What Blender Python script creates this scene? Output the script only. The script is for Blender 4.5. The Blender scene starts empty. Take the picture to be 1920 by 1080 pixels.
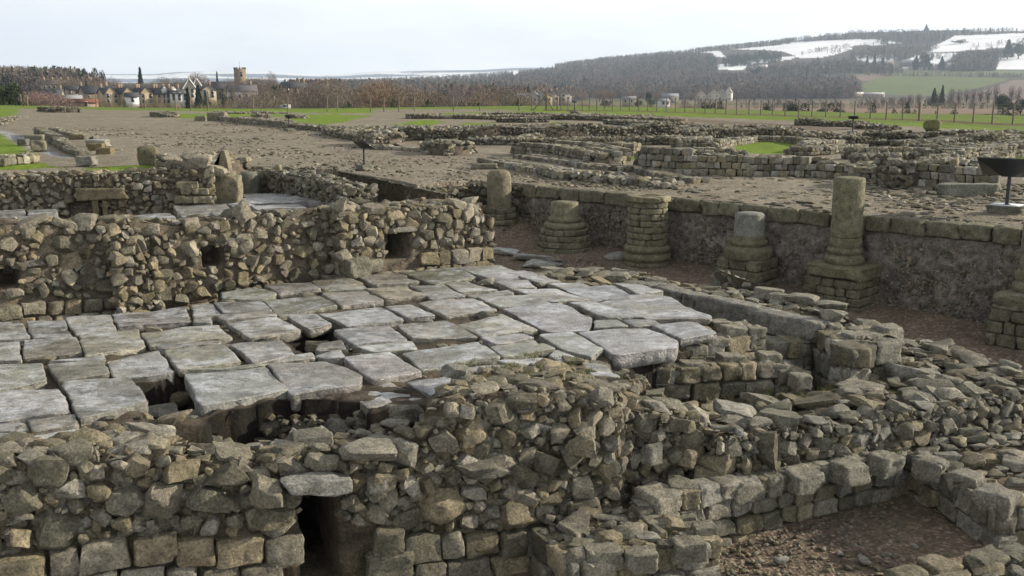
import bpy, math, random
import numpy as np
S=bpy.context.scene
COL=bpy.context.scene.collection
F=1850.0; PT=math.radians(11.5); CZ=3.7
cP,sP=math.cos(PT),math.sin(PT)
rng=np.random.default_rng(7); random.seed(7)
# ---------- measuring helpers (pixel of the 1920 px photo -> world point on a real surface)
def ray(px,py):
    u=-(py-540)/F
    return np.array([(px-960)/F, cP+u*sP, -sP+u*cP])
def P(px,py,z):
    d=ray(px,py); t=(z-CZ)/d[2]; return np.array([d[0]*t,d[1]*t,z])
def V(px,py,L):
    (x0,y0),(x1,y1)=L; d=ray(px,py); dx,dy=x1-x0,y1-y0
    t=(x0*dy-y0*dx)/(d[0]*dy-d[1]*dx); return np.array([d[0]*t,d[1]*t,CZ+d[2]*t])
def D(px,py,dist):
    d=ray(px,py); h=math.hypot(d[0],d[1]); return np.array([d[0]/h*dist,d[1]/h*dist,CZ+d[2]/h*dist])
def PX(x,y,z):
    dz=z-CZ; f=y*cP-dz*sP; u=y*sP+dz*cP
    return 960+F*x/f, 540-F*u/f
def inpoly(X,Y,poly):
    r=np.zeros(np.shape(X),bool); n=len(poly)
    for i in range(n):
        x0,y0=poly[i][:2]; x1,y1=poly[(i+1)%n][:2]
        if y0==y1: continue
        c=((y0>Y)!=(y1>Y))&(X<(x1-x0)*(Y-y0)/(y1-y0)+x0); r^=c
    return r
def tag(o,label=None,cat=None,group=None,kind=None):
    if label: o['label']=label
    if cat: o['category']=cat
    if group: o['group']=group
    if kind: o['kind']=kind
    return o
def thing(name,loc,label,cat,group=None,rz=0):
    o=bpy.data.objects.new(name,None); COL.objects.link(o); o.location=tuple(float(v) for v in loc)
    o.rotation_euler=(0,0,rz); o.empty_display_size=.2
    return tag(o,label,cat,group)
def mesh(name,v,f,mat,parent=None,col=None,smooth=False,world=True,origin=None):
    """v (N,3) array, f array (M,k) or list; col per-vertex rgb"""
    v=np.asarray(v,float).reshape(-1,3).copy()
    if parent is not None and world:
        a=-parent.rotation_euler[2]; v-=np.array(parent.location)
        if a: 
            c,s=math.cos(a),math.sin(a); v=np.stack([v[:,0]*c-v[:,1]*s,v[:,0]*s+v[:,1]*c,v[:,2]],1)
    loc=None
    if parent is None and origin is None and len(v):
        loc=np.array([v[:,0].mean(),v[:,1].mean(),v[:,2].min()])
        if name in ('ground','hills','valley'): loc=None
        else: v-=loc
    m=bpy.data.meshes.new(name)
    groups=f if isinstance(f,list) and len(f) and isinstance(f[0],np.ndarray) and f[0].ndim==2 else [np.asarray(f)]
    tot=sum(g.shape[0] for g in groups if g.size); 
    li=np.concatenate([g.reshape(-1) for g in groups if g.size]) if tot else np.zeros(0,int)
    ls=[];o=0
    for g in groups:
        if not g.size: continue
        n,k=g.shape; ls.append(o+np.arange(n)*k); o+=n*k
    m.vertices.add(len(v)); m.vertices.foreach_set('co',v.reshape(-1).astype(np.float32))
    m.loops.add(len(li)); m.loops.foreach_set('vertex_index',li.astype(np.int32))
    m.polygons.add(tot); m.polygons.foreach_set('loop_start',np.concatenate(ls).astype(np.int32))
    if smooth: m.polygons.foreach_set('use_smooth',np.ones(tot,bool))
    if col is not None:
        a=m.color_attributes.new('Col','FLOAT_COLOR','POINT')
        c=np.ones((len(v),4),np.float32); c[:,:3]=col; a.data.foreach_set('color',c.reshape(-1))
    m.update(calc_edges=True); m.validate()
    if smooth and name in SHARP: m.set_sharp_from_angle(angle=math.radians(SHARP[name]))
    m.materials.append(mat)
    ob=bpy.data.objects.new(name,m); COL.objects.link(ob)
    if parent is not None: ob.parent=parent
    if loc is not None: ob.location=tuple(loc)
    return ob
SHARP={'facing_stones':26,'top_stones':26,'squared_blocks':34,'coursed_stones':34,'loose_stones':30,'core_stones':30,'exposed_stones':26,'joint_filler':26,'sleeper_wall_stones':26,'flagstone':50}
class Acc:
    def __init__(s): s.v=[];s.q=[];s.t=[];s.c=[];s.n=0
    def add(s,v,f,c=None):
        v=np.asarray(v,float).reshape(-1,3); f=np.asarray(f)
        (s.q if f.shape[1]==4 else s.t).append(f+s.n); s.v.append(v)
        if c is None: c=(.3,.28,.24)
        c=np.asarray(c,float)
        if c.ndim==1: c=np.broadcast_to(c,(len(v),3))
        s.c.append(c); s.n+=len(v)
    def box(s,c,h,R=None,col=None):
        v=np.array([[x,y,z] for z in(-1,1) for y in(-1,1) for x in(-1,1)],float)*np.asarray(h)
        if R is not None: v=v@R.T
        s.add(v+np.asarray(c),[[0,2,3,1],[4,5,7,6],[0,1,5,4],[2,6,7,3],[0,4,6,2],[1,3,7,5]],col)
    def tube(s,p0,p1,r0,r1=None,k=6,col=None,cap=True):
        p0=np.asarray(p0,float);p1=np.asarray(p1,float); r1=r0 if r1 is None else r1
        d=p1-p0; d=d/np.linalg.norm(d); a=np.cross(d,[0,0,1.] if abs(d[2])<.9 else [1.,0,0]); a/=np.linalg.norm(a); b=np.cross(d,a)
        th=np.arange(k)/k*2*math.pi; ring=np.cos(th)[:,None]*a+np.sin(th)[:,None]*b
        v=np.concatenate([p0+ring*r0,p1+ring*r1]); i=np.arange(k); j=(i+1)%k
        s.add(v,np.stack([i,i+k,j+k,j],1),col)
        if cap:
            s.add(np.concatenate([p1[None],p1+ring*r1]),np.stack([np.zeros(k,int),i+1,j+1],1)[:, ::-1],col)
            s.add(np.concatenate([p0[None],p0+ring*r0]),np.stack([np.zeros(k,int),i+1,j+1],1),col)
    def lathe(s,c,prof,k=40,col=None,wob=0,squash=1):
        th=np.arange(k)/k*2*math.pi; V_=[]
        for (r,z) in prof:
            rr=r*(1+wob*np.sin(3*th+z*3)+wob*.6*np.sin(7*th+z*9)+(rng.normal(0,.007,k) if k>30 else 0)); V_.append(np.stack([c[0]+rr*np.cos(th),c[1]+rr*np.sin(th)*squash,np.full(k,c[2]+z)],1))
        n=len(prof); i=np.arange(k);j=(i+1)%k; Q=[]
        for a in range(n-1): Q.append(np.stack([a*k+i,a*k+j,(a+1)*k+j,(a+1)*k+i],1))
        s.add(np.concatenate(V_),np.concatenate(Q),col)
    def build(s,name,mat,parent=None,smooth=False,**k):
        if not s.n: return None
        fs=[np.concatenate(x) for x in (s.q,s.t) if x]
        return mesh(name,np.concatenate(s.v),fs,mat,parent,np.concatenate(s.c),smooth,**k)
# ---------- stones
_cg={}
def cubegrid(n,e=1.0):
    if (n,e) in _cg: return _cg[(n,e)]
    t=np.linspace(-1,1,n+1); t=np.sign(t)*np.abs(t)**e
    idx={};vs=[];fs=[]
    def vid(p):
        k=tuple(np.round(p,5)); 
        if k not in idx: idx[k]=len(vs);vs.append(p)
        return idx[k]
    for ax in range(3):
        for sg in (-1,1):
            for i in range(n):
                for j in range(n):
                    q=[]
                    for a,b in ((i,j),(i+1,j),(i+1,j+1),(i,j+1)):
                        p=[0,0,0];p[ax]=sg;p[(ax+1)%3]=t[a];p[(ax+2)%3]=t[b];q.append(vid(np.array(p,float)))
                    if sg<0:q=q[::-1]
                    fs.append(q)
    _cg[(n,e)]=(np.array(vs),np.array(fs)); return _cg[(n,e)]
def rotm(rx,ry,rz):
    cx,sx=np.cos(rx),np.sin(rx);cy,sy=np.cos(ry),np.sin(ry);cz,sz=np.cos(rz),np.sin(rz)
    o=np.ones_like(cx)
    A=np.zeros((len(cx),3,3));A[:,0,0]=cz*cy;A[:,0,1]=cz*sy*sx-sz*cx;A[:,0,2]=cz*sy*cx+sz*sx
    A[:,1,0]=sz*cy;A[:,1,1]=sz*sy*sx+cz*cx;A[:,1,2]=sz*sy*cx-cz*sx;A[:,2,0]=-sy;A[:,2,1]=cy*sx;A[:,2,2]=cy*cx
    return A
def stones(acc,C,H,R,col,kind='rubble',n=4):
    """C centres (N,3), H half sizes (N,3), R rotations (N,3,3), col (N,3)"""
    N=len(C)
    if N==0: return
    C=np.asarray(C,float);H=np.asarray(H,float)
    ash=kind=='ashlar'
    G,Fc=cubegrid(n,.62 if (ash and n>3) else .85)
    K=rng.uniform(9,16,N) if ash else (rng.uniform(2.3,3,N) if kind=='round' else rng.uniform(6,16,N))
    p=np.repeat(G[None],N,0)
    r=(np.abs(p)**K[:,None,None]).sum(2)**(1/K[:,None]); p=p/r[:,:,None]
    # taper: irregular outline
    sh=rng.normal(0,.03 if ash else .13,(N,3,3)); p=p+np.einsum('nij,nvj->nvi',sh,p)
    tp=rng.normal(0,.03 if ash else .13,(N,3)); p[:,:,0]*=1+tp[:,None,0]*p[:,:,2]; p[:,:,1]*=1+tp[:,None,1]*p[:,:,0]; p[:,:,2]*=1+tp[:,None,2]*p[:,:,0]
    for c in range(3 if ash else 8):
        d=rng.normal(size=(N,3)); d/=np.linalg.norm(d,axis=1)[:,None]
        l=rng.uniform(1.12,1.5,N) if ash else rng.uniform(.74,1.12,N)
        ov=np.maximum(0,np.einsum('nvi,ni->nv',p,d)-l[:,None]); p=p-ov[:,:,None]*d[:,None,:]
    if n>2:
        dd=np.zeros(p.shape[:2])
        for a,f in ((.03,2.2),(.022,4.5),(.018,9.)) if not ash else ((.035,2.2),(.028,5),(.02,10.)):
            k=rng.normal(size=(N,3))*f; ph=rng.uniform(0,6.28,N); dd+=a*np.sin(np.einsum('nvi,ni->nv',p,k)+ph[:,None])
            k=rng.normal(size=(N,3))*f; dd+=a*np.sin(np.einsum('nvi,ni->nv',p,k)+ph[:,None]*1.7)
        p=p*(1+dd[:,:,None])
    p=p*H[:,None,:]; p=np.einsum('nij,nvj->nvi',R,p)+C[:,None,:]
    nv=len(G); Fa=(Fc[None]+np.arange(N)[:,None,None]*nv).reshape(-1,4)
    cc=np.repeat(np.asarray(col)[:,None,:],nv,1).reshape(-1,3)
    acc.add(p.reshape(-1,3),Fa,cc)
STC=np.array([(.30,.28,.225),(.26,.243,.19),(.38,.355,.28),(.225,.217,.165),(.28,.25,.165),(.36,.315,.215),(.285,.275,.22),(.36,.35,.30),(.25,.225,.155),(.18,.17,.125)])
def scol(N,warm=0,b=1.0,sp=.13):
    c=STC[rng.integers(0,len(STC),N)]*np.array([1+.08*warm,1,1-.1*warm])
    return np.clip(c*b*rng.normal(1,sp,(N,1)),.04,.6)
def frameR(U,Nn):
    """columns: U, -N(outward->-), Z ; local x along wall, y depth, z up"""
    return np.stack([U,-Nn,np.array([0,0,1.])],1)
def pack(mask,res,classes,tries=70,asp=(.6,1.0),fill=.9):
    """mask bool [iy,ix] free area; classes [(a_min,a_max,count)] half sizes; returns list (u,v,a,b,ang)"""
    occ=~mask; out=[]; hh,ww=mask.shape
    for (a0,a1,cnt,tr) in classes:
        fail=0;made=0
        while made<cnt and fail<tr:
            a=rng.uniform(a0,a1); b=a*rng.uniform(*asp); ang=rng.normal(0,.28) if rng.random()<.82 else rng.uniform(-1.5,1.5)
            cx=rng.integers(0,ww); cy=rng.integers(0,hh)
            if occ[cy,cx]: fail+=1; continue
            R=int(math.ceil(a/res)); x0=max(0,cx-R);x1=min(ww,cx+R+1);y0=max(0,cy-R);y1=min(hh,cy+R+1)
            xx=(np.arange(x0,x1)-cx)*res; yy=(np.arange(y0,y1)-cy)*res
            ca,sa=math.cos(ang),math.sin(ang)
            XX=xx[None]*ca+yy[:,None]*sa; YY=-xx[None]*sa+yy[:,None]*ca
            e=(np.abs(XX/a)**3+np.abs(YY/b)**3)<fill
            sub=occ[y0:y1,x0:x1]
            if (sub&e).sum()>.09*e.sum(): fail+=1; continue
            sub|=e; out.append((cx*res,cy*res,a,b,ang)); made+=1; fail=max(0,fail-3)
    return out
def noise2(shape,res,scale,seed=0):
    h,w=shape; gy=int(h*res/scale)+3; gx=int(w*res/scale)+3
    g=rng.normal(size=(gy,gx)); y=np.arange(h)*res/scale; x=np.arange(w)*res/scale
    yi=y.astype(int);xi=x.astype(int);fy=y-yi;fx=x-xi; fy=fy*fy*(3-2*fy);fx=fx*fx*(3-2*fx)
    A=g[yi][:,xi]*(1-fx)+g[yi][:,xi+1]*fx; B=g[yi+1][:,xi]*(1-fx)+g[yi+1][:,xi+1]*fx
    return A*(1-fy)[:,None]+B*fy[:,None]
class Wall:
    """one masonry thing: mortar core + stones; faces and top given in world points"""
    def __init__(s,name,label,cat,loc,group=None,b=1.0,warm=0,moss=0):
        s.e=thing(name,loc,label,cat,group); s.core=Acc(); s.fs=Acc(); s.ts=Acc(); s.ash=Acc(); s.b=b; s.warm=warm
        s.mc=np.array((.185,.15,.10))*b; s.md=.055; s.back=True; s.pr=.05
    def face(s,p0,p1,zb,zt,kind='rubble',holes=(),res=.02,big=1.0,n=4,depth=.5,flip=False,ctop=None,proud=0.0,h=.2,wr=(.8,1.75)):
        """p0->p1 plan points seen left to right from outside; zt list of z along face; ctop: z list below which ashlar courses are"""
        p0=np.array(p0[:2],float);p1=np.array(p1[:2],float); L=np.linalg.norm(p1-p0); U2=(p1-p0)/L; U=np.array([U2[0],U2[1],0]); Nn=np.array([U2[1],-U2[0],0])
        if flip: Nn=-Nn
        zt=np.atleast_1d(np.asarray(zt,float)); zf=lambda u: np.interp(u/L,np.linspace(0,1,len(zt)),zt) if len(zt)>1 else np.full(np.shape(u),zt[0])
        O=np.array([p0[0],p0[1],0.]); zmax=zt.max()
        cf=None
        if ctop is not None:
            ctop=np.atleast_1d(np.asarray(ctop,float)); cf=lambda u: np.interp(u/L,np.linspace(0,1,len(ctop)),ctop) if len(ctop)>1 else np.full(np.shape(u),ctop[0])
        # mortar sheet
        gr=.04 if n>=4 else .12
        nx=max(2,int(L/gr)+1);nz=max(2,int((zmax-zb)/gr)+1)
        uu=np.linspace(0,L,nx); T=np.linspace(0,1,nz)
        Zt=zf(uu)-.02; Z=zb+(Zt-zb)[None]*T[:,None]; Ug=np.repeat(uu[None],nz,0)
        dn=noise2((nz,nx),gr,.12)*.014+noise2((nz,nx),gr,.04)*.012-s.md
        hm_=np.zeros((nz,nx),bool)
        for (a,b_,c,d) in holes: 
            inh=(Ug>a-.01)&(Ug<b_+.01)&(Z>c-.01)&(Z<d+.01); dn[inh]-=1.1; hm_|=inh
        edge=(uu<.001)|(uu>L-.001)
        v=O+Ug[...,None]*U+Nn*dn[...,None]; v[...,2]=Z
        a=np.arange(nz-1)[:,None]*nx+np.arange(nx-1)[None]; Q=np.stack([a,a+1,a+nx+1,a+nx],-1).reshape(-1,4)
        if flip: Q=Q[:,::-1]
        cm=s.mc*(1+.18*noise2((nz,nx),gr,.2))[...,None]; cm[hm_]*=.1; cm=np.clip(cm,.03,.5)  # shade inside the openings is painted: mortar there coloured near black
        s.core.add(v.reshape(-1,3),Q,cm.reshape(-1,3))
        # stones
        R0=frameR(U,Nn)
        def place(items,kind,acc):
            if not len(items): return
            it=np.array(items); N=len(it)
            ry=it[:,4]; jr=.06 if kind=='ashlar' else .22
            Rl=rotm(rng.normal(0,jr,N),-ry,rng.normal(0,jr,N)); R=np.einsum('ij,njk->nik',R0,Rl)
            dh=it[:,5]; H=np.stack([it[:,2],dh,it[:,3]],1)
            pr=rng.uniform(.0,s.pr,N)*big if kind!='ashlar' else rng.uniform(.0,.018,N)+proud
            C=O+it[:,0:1]*U+Nn*(pr-dh*(.62 if kind!='ashlar' else .95))[:,None]; C[:,2]=it[:,1]
            stones(acc,C,H,R,scol(N,s.warm,s.b*(1.06 if kind=='ashlar' else 1)),kind,n)
        inh=lambda u,z,a,b: any(u+a>h0-.01 and u-a<h1+.01 and z+b>h2-.005 and z-b<h3+.005 for h0,h1,h2,h3 in holes)
        if kind in('ashlar',) or cf is not None:
            items=[]; z=float((cf(np.array([0,L])).max() if cf is not None else zmax)); top=cf or zf; d=0.0
            while True:
                hh=h*rng.uniform(.88,1.12); u=-rng.uniform(0,.1)
                if z-d<=zb and d>0 and (top(np.array([0,L])).max()-d)<zb: break
                while u<L:
                    w=h*rng.uniform(*wr); uc=u+w/2
                    if uc>L+w*.2: break
                    if u<0: w+=u;u=0;uc=u+w/2
                    if u+w>L: w=L-u;uc=u+w/2
                    if w<.05: break
                    zz=float(top(uc))-d-hh/2+rng.normal(0,.004)
                    if zz+hh*.45>zb and not inh(uc,zz,w*.4,hh*.3) and zz-hh/2<float(zf(uc)): items.append((uc,zz,w*.5-.006,hh*.5-.005,rng.normal(0,.015),min(.16,w*.6)))
                    u+=w
                d+=hh
                if d>3: break
            place(items,'ashlar',s.ash)
        if kind=='rubble':
            r=res; nx2=int(L/r)+1; nz2=int((zmax-zb)/r)+1
            uu=np.arange(nx2)*r; zz=zb+np.arange(nz2)*r
            m=zz[:,None]<(zf(uu)-.03)[None]
            if cf is not None: m&=zz[:,None]>(cf(uu)+.02)[None]
            for (a,b_,c,d) in holes: m&=~((uu[None]>a-.0)&(uu[None]<b_+.0)&(zz[:,None]>c)&(zz[:,None]<d))
            area=m.sum()*r*r
            cl=[(.10*big,.15*big,int(area*3)+1,80),(.07*big,.11*big,int(area*26)+2,400),(.045*big,.07*big,int(area*60)+2,900),(.025*big,.045*big,int(area*130),900),(.016*big,.025*big,int(area*130),700)]
            if n<4: cl=cl[:3]
            elif n==4: cl=cl[:4]
            it=pack(m,r,cl)
            items=[(u,z+zb,a,b,ang,max(a,b)*rng.uniform(.75,1.1)) for u,z,a,b,ang in it]
            place(items,'rubble',s.fs)
            if n>=4 and s.back:
                k=int(area*190); iy,ix=np.nonzero(m)
                if len(iy):
                    sel=rng.integers(0,len(iy),k); a_=rng.uniform(.03,.075,k)*big; dd=rng.uniform(.035,.07,k)
                    zc=zb+iy[sel]*r; uc=ix[sel]*r
                    ok=(zc+a_*.6<zf(uc))&(zc-a_*.6>zb)
                    for (h0,h1,h2,h3) in holes: ok&=~((uc+a_>h0)&(uc-a_<h1)&(zc+a_>h2)&(zc-a_<h3))
                    uc,zc,a_,dd=uc[ok],zc[ok],a_[ok],dd[ok]; k=len(uc)
                    C=O+uc[:,None]*U+Nn*(-dd*.55-a_*.75)[:,None]; C[:,2]=zc
                    R=np.einsum('ij,njk->nik',R0,rotm(rng.normal(0,.25,k),rng.normal(0,.5,k),rng.normal(0,.25,k)))
                    stones(s.fs,C,np.stack([a_,a_,a_*rng.uniform(.5,.95,k)],1),R,scol(k,s.warm,s.b*.85),'rubble',3)
        return O,U,Nn,L
    def top(s,poly,big=1.0,n=4,res=.025,flat=.55,core=True,holes=(),dens=1.0,skirt=.0,zn=.012,stone=True):
        """poly: list of (x,y,z)"""
        poly=np.array(poly,float); x0,y0=poly[:,:2].min(0)-.02; x1,y1=poly[:,:2].max(0)+.02
        def zat(X,Y):
            w=1/((X[...,None]-poly[:,0])**2+(Y[...,None]-poly[:,1])**2+.02)**1.5
            return (w*poly[:,2]).sum(-1)/w.sum(-1)
        g=.045 if n>=4 else .12
        nx=int((x1-x0)/g)+2;ny=int((y1-y0)/g)+2
        X,Y=np.meshgrid(x0+np.arange(nx)*g,y0+np.arange(ny)*g)
        ins=inpoly(X,Y,poly)
        for hpoly in holes: ins&=~inpoly(X,Y,hpoly)
        Z=zat(X,Y)-.035+noise2(X.shape,g,.15)*zn+noise2(X.shape,g,.05)*.006
        if core:
            a=(np.arange(ny-1)[:,None]*nx+np.arange(nx-1)[None]).reshape(-1); I=ins.reshape(-1)
            q=np.stack([a,a+1,a+nx+1,a+nx],1); q=q[I[q].all(1)]
            cm=np.clip(s.mc*(1+.15*noise2(X.shape,g,.25))[...,None],.03,.5)
            if len(q): s.core.add(np.stack([X,Y,Z],-1).reshape(-1,3),q,cm.reshape(-1,3))
        if not stone: return zat
        r=res; nx=int((x1-x0)/r)+1;ny=int((y1-y0)/r)+1
        X,Y=np.meshgrid(x0+np.arange(nx)*r,y0+np.arange(ny)*r); m=inpoly(X,Y,poly)
        for hpoly in holes: m&=~inpoly(X,Y,hpoly)
        area=m.sum()*r*r
        cl=[(.11*big,.17*big,int(area*3*dens)+1,80),(.07*big,.115*big,int(area*20*dens)+1,300),(.04*big,.07*big,int(area*50*dens)+1,500)]
        if n>=4: cl.append((.018*big,.04*big,int(area*110*dens),500))
        it=np.array(pack(m,r,cl))
        if len(it)==0: return zat
        N=len(it); xs=it[:,0]+x0; ys=it[:,1]+y0; hz=it[:,3]*flat*rng.uniform(.7,1.2,N)
        C=np.stack([xs,ys,zat(xs,ys)-.03+hz*.25+rng.uniform(-.01,.02,N)],1)
        R=rotm(rng.normal(0,.14,N),rng.normal(0,.14,N),it[:,4]); stones(s.ts,C,np.stack([it[:,2],it[:,3],hz],1),R,scol(N,s.warm,s.b),'rubble',n)
        return zat
    def stone(s,px,py,z,sx,sy,sz,rot=(0,0,0),col=None,kind='rubble',n=6,acc=None,at=None):
        c=P(px,py,z) if at is None else np.array(at,float)
        stones(acc or s.ts,[c],[(sx,sy,sz)],rotm(*[np.array([float(r)]) for r in rot]),[col] if col is not None else scol(1,s.warm,s.b*1.1),kind,n)
    def done(s,mats):
        s.core.build('mortar_core',mats['mortar'],s.e,smooth=True)
        s.fs.build('facing_stones',mats['stone'],s.e,smooth=True)
        s.ash.build('squared_blocks',mats['stone'],s.e,smooth=True)
        s.ts.build('top_stones',mats['stone'],s.e,smooth=True)
        return s.e
# ---------- materials
def nt(name):
    m=bpy.data.materials.new(name); m.use_nodes=True; t=m.node_tree; t.nodes.clear()
    o=t.nodes.new('ShaderNodeOutputMaterial'); b=t.nodes.new('ShaderNodeBsdfPrincipled'); t.links.new(b.outputs[0],o.inputs[0]); return m,t,b
def nd(t,typ,**k):
    n=t.nodes.new(typ)
    for a,v in k.items():
        if a.startswith('i_'): n.inputs[a[2:]].default_value=v
        else: setattr(n,a,v)
    return n
def noise(t,co,scale,detail=5,rough=.6,dist=0):
    n=nd(t,'ShaderNodeTexNoise'); n.inputs['Scale'].default_value=scale; n.inputs['Detail'].default_value=detail; n.inputs['Roughness'].default_value=rough; n.inputs['Distortion'].default_value=dist
    t.links.new(co,n.inputs['Vector']); return n.outputs['Fac']
def ramp(t,f,stops):
    r=nd(t,'ShaderNodeValToRGB'); e=r.color_ramp.elements
    while len(e)>1: e.remove(e[-1])
    e[0].position=stops[0][0]; e[0].color=tuple(stops[0][1])+(1,) if len(stops[0][1])==3 else stops[0][1]
    for p,c in stops[1:]:
        x=e.new(p); x.color=tuple(c)+(1,)
    t.links.new(f,r.inputs[0]); return r.outputs[0]
def mix(t,a,b,f,mode='MIX'):
    m=nd(t,'ShaderNodeMix',data_type='RGBA',blend_type=mode); 
    for s_,v in ((m.inputs[0],f),(m.inputs[6],a),(m.inputs[7],b)):
        if hasattr(v,'links'): t.links.new(v,s_)
        elif isinstance(v,(int,float)): s_.default_value=v
        else: s_.default_value=tuple(v)+(1,)
    return m.outputs[2]
def bump(t,b,h,strength,dist,prev=None):
    n=nd(t,'ShaderNodeBump'); n.inputs['Strength'].default_value=strength; n.inputs['Distance'].default_value=dist; t.links.new(h,n.inputs['Height'])
    if prev is not None: t.links.new(prev,n.inputs['Normal'])
    if b is not None: t.links.new(n.outputs[0],b.inputs['Normal'])
    return n.outputs[0]
def g(v): return (v,v,v)
def mk_stone(name,wet=False,moss=.5,lichen=.5,var=1.0,attr=True,base=(.3,.27,.22),rough=.88,patch=6.):
    m,t,b=nt(name); co=nd(t,'ShaderNodeNewGeometry').outputs['Position']
    if attr: c=nd(t,'ShaderNodeAttribute',attribute_name='Col').outputs['Color']
    else: c=nd(t,'ShaderNodeRGB').outputs[0]; c.default_value=tuple(base)+(1,)
    n1=noise(t,co,9,6,.65); n2=noise(t,co,45,4,.7); n3=noise(t,co,2.3,3); 
    c=mix(t,c,ramp(t,n1,[(.3,g(.45)),(.5,g(.95)),(.72,g(1.5))]),.85*var,'MULTIPLY')
    c=mix(t,c,ramp(t,n2,[(.32,g(.4)),(.5,g(1.)),(.68,g(1.55))]),.85,'MULTIPLY')
    # ochre / rusty staining, green algae, pale lichen spots, dark grime
    c=mix(t,c,(.30,.22,.10),mixf(t,noise(t,co,5.1,5,.7,.5),.60,.74,.25))
    c=mix(t,c,(.10,.105,.035),mixf(t,noise(t,co,3.3,6,.72,.3),.55,.70,moss))
    c=mix(t,c,(.045,.04,.032),mixf(t,noise(t,co,patch,6,.7,.6),.58,.74,.55))
    v=nd(t,'ShaderNodeTexVoronoi'); v.inputs['Scale'].default_value=19; t.links.new(co,v.inputs['Vector'])
    sp=ramp(t,v.outputs['Distance'],[(.10,g(1)),(.2,g(0))]); msk=ramp(t,noise(t,co,3.,3),[(.5,g(0)),(.6,g(1))])
    c=mix(t,c,(.52,.52,.47),mix(t,g(0),mix(t,sp,msk,1.,'MULTIPLY'),lichen))
    c=mix(t,c,g(ALB if wet else .5 if name=='earthy_mortar' else .58),1.,'MULTIPLY'); t.links.new(c,b.inputs['Base Color']); b.inputs['Specular IOR Level'].default_value=.3
    b.inputs['Roughness'].default_value=rough
    if wet:
        w=noise(t,co,3.5,5,.65,.4); t.links.new(ramp(t,w,[(.36,g(.55)),(.5,g(.36)),(.62,g(.2))]),b.inputs['Roughness']); b.inputs['Specular IOR Level'].default_value=.75
        mp=nd(t,'ShaderNodeMapping'); mp.inputs['Rotation'].default_value=(0,0,-.5); mp.inputs['Scale'].default_value=(1,1.3,1); t.links.new(co,mp.inputs[0]); cs=mp.outputs[0]
        fr=mix(t,ramp(t,noise(t,cs,1.1,6,.7,.6),[(.46,g(0)),(.58,g(1))]),ramp(t,noise(t,cs,7,6,.75),[(.42,g(.1)),(.58,g(1))]),1.,'MULTIPLY')
        gn=nd(t,'ShaderNodeNewGeometry'); sn=nd(t,'ShaderNodeSeparateXYZ'); t.links.new(gn.outputs['True Normal'],sn.inputs[0]); up=ramp(t,sn.outputs[2],[(.9,g(0)),(.97,g(1))])
        c=mix(t,c,ramp(t,noise(t,cs,2.6,6,.7),[(.35,g(.5)),(.55,g(1.1))]),up,'MULTIPLY')
        cf_=mix(t,c,(.60,.63,.68),mix(t,g(0),mix(t,fr,up,1.,'MULTIPLY'),.62)); t.links.new(cf_,b.inputs['Base Color'])
    nb=bump(t,None,n2,.8,.014); bump(t,b,noise(t,co,16,6,.75),.9 if not wet else .45,.03,nb)
    return m
def mixf(t,f,a,b_,s): return ramp(t,f,[(a,g(0)),(b_,g(s))])
M={}; ALB=.68
M['stone']=mk_stone('weathered_sandstone',moss=.36,lichen=.6)
M['mossy']=mk_stone('mossy_sandstone',moss=.95,lichen=.2)
M['column']=mk_stone('column_sandstone',moss=.6,lichen=.45,var=1.)
M['slab']=mk_stone('damp_flagstone',wet=True,moss=.22,lichen=.3,patch=2.5)
M['mortar']=mk_stone('earthy_mortar',moss=.35,lichen=.2,rough=.95)
M['render']=mk_stone('rough_wall_core',moss=.3,lichen=.8,rough=.95)
def plain(name,c,rough=.7,nz=.25,sc=8,metal=0,spec=.4,bm=.2):
    m,t,b=nt(name); co=nd(t,'ShaderNodeNewGeometry').outputs['Position']
    n1=noise(t,co,sc,5,.65); cc=mix(t,c,ramp(t,n1,[(.25,g(ALB*(1-nz*1.5))),(.75,g(ALB*(1+nz*1.5)))]),1.,'MULTIPLY')
    t.links.new(cc,b.inputs['Base Color']); b.inputs['Roughness'].default_value=rough; b.inputs['Metallic'].default_value=metal; b.inputs['Specular IOR Level'].default_value=spec
    if bm: bump(t,b,n1,bm,.02)
    return m
def attrm(name,rough=.9,nz=.25,sc=.5,bm=0,two=False,spec=.2):
    m,t,b=nt(name); co=nd(t,'ShaderNodeNewGeometry').outputs['Position']
    c=nd(t,'ShaderNodeAttribute',attribute_name='Col').outputs['Color']
    n1=noise(t,co,sc,6,.7); cc=mix(t,c,ramp(t,n1,[(.25,g(ALB*(1-nz*1.5))),(.75,g(ALB*(1+nz*1.5)))]),1.,'MULTIPLY')
    t.links.new(cc,b.inputs['Base Color']); b.inputs['Roughness'].default_value=rough; b.inputs['Specular IOR Level'].default_value=spec
    if bm: bump(t,b,n1,bm,.05)
    return m
M['tree']=attrm('tree_bark_and_leaf',nz=.15,sc=.8)
M['house']=attrm('town_masonry',nz=.12,sc=1.5,rough=.85)
M['glass']=plain('window_glass',(.03,.035,.04),.15,.1,2,spec=.6,bm=0)
M['metal']=plain('black_painted_metal',(.018,.021,.023),.42,.2,14,spec=.5,bm=.05)
M['panel']=plain('sign_panel',(.03,.033,.036),.28,.1,10,spec=.6,bm=0)
M['wood']=plain('weathered_fence_timber',(.22,.19,.14),.85,.3,12)
M['wire']=plain('galvanised_wire',(.25,.26,.27),.5,.1,4,metal=.6,bm=0)
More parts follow.
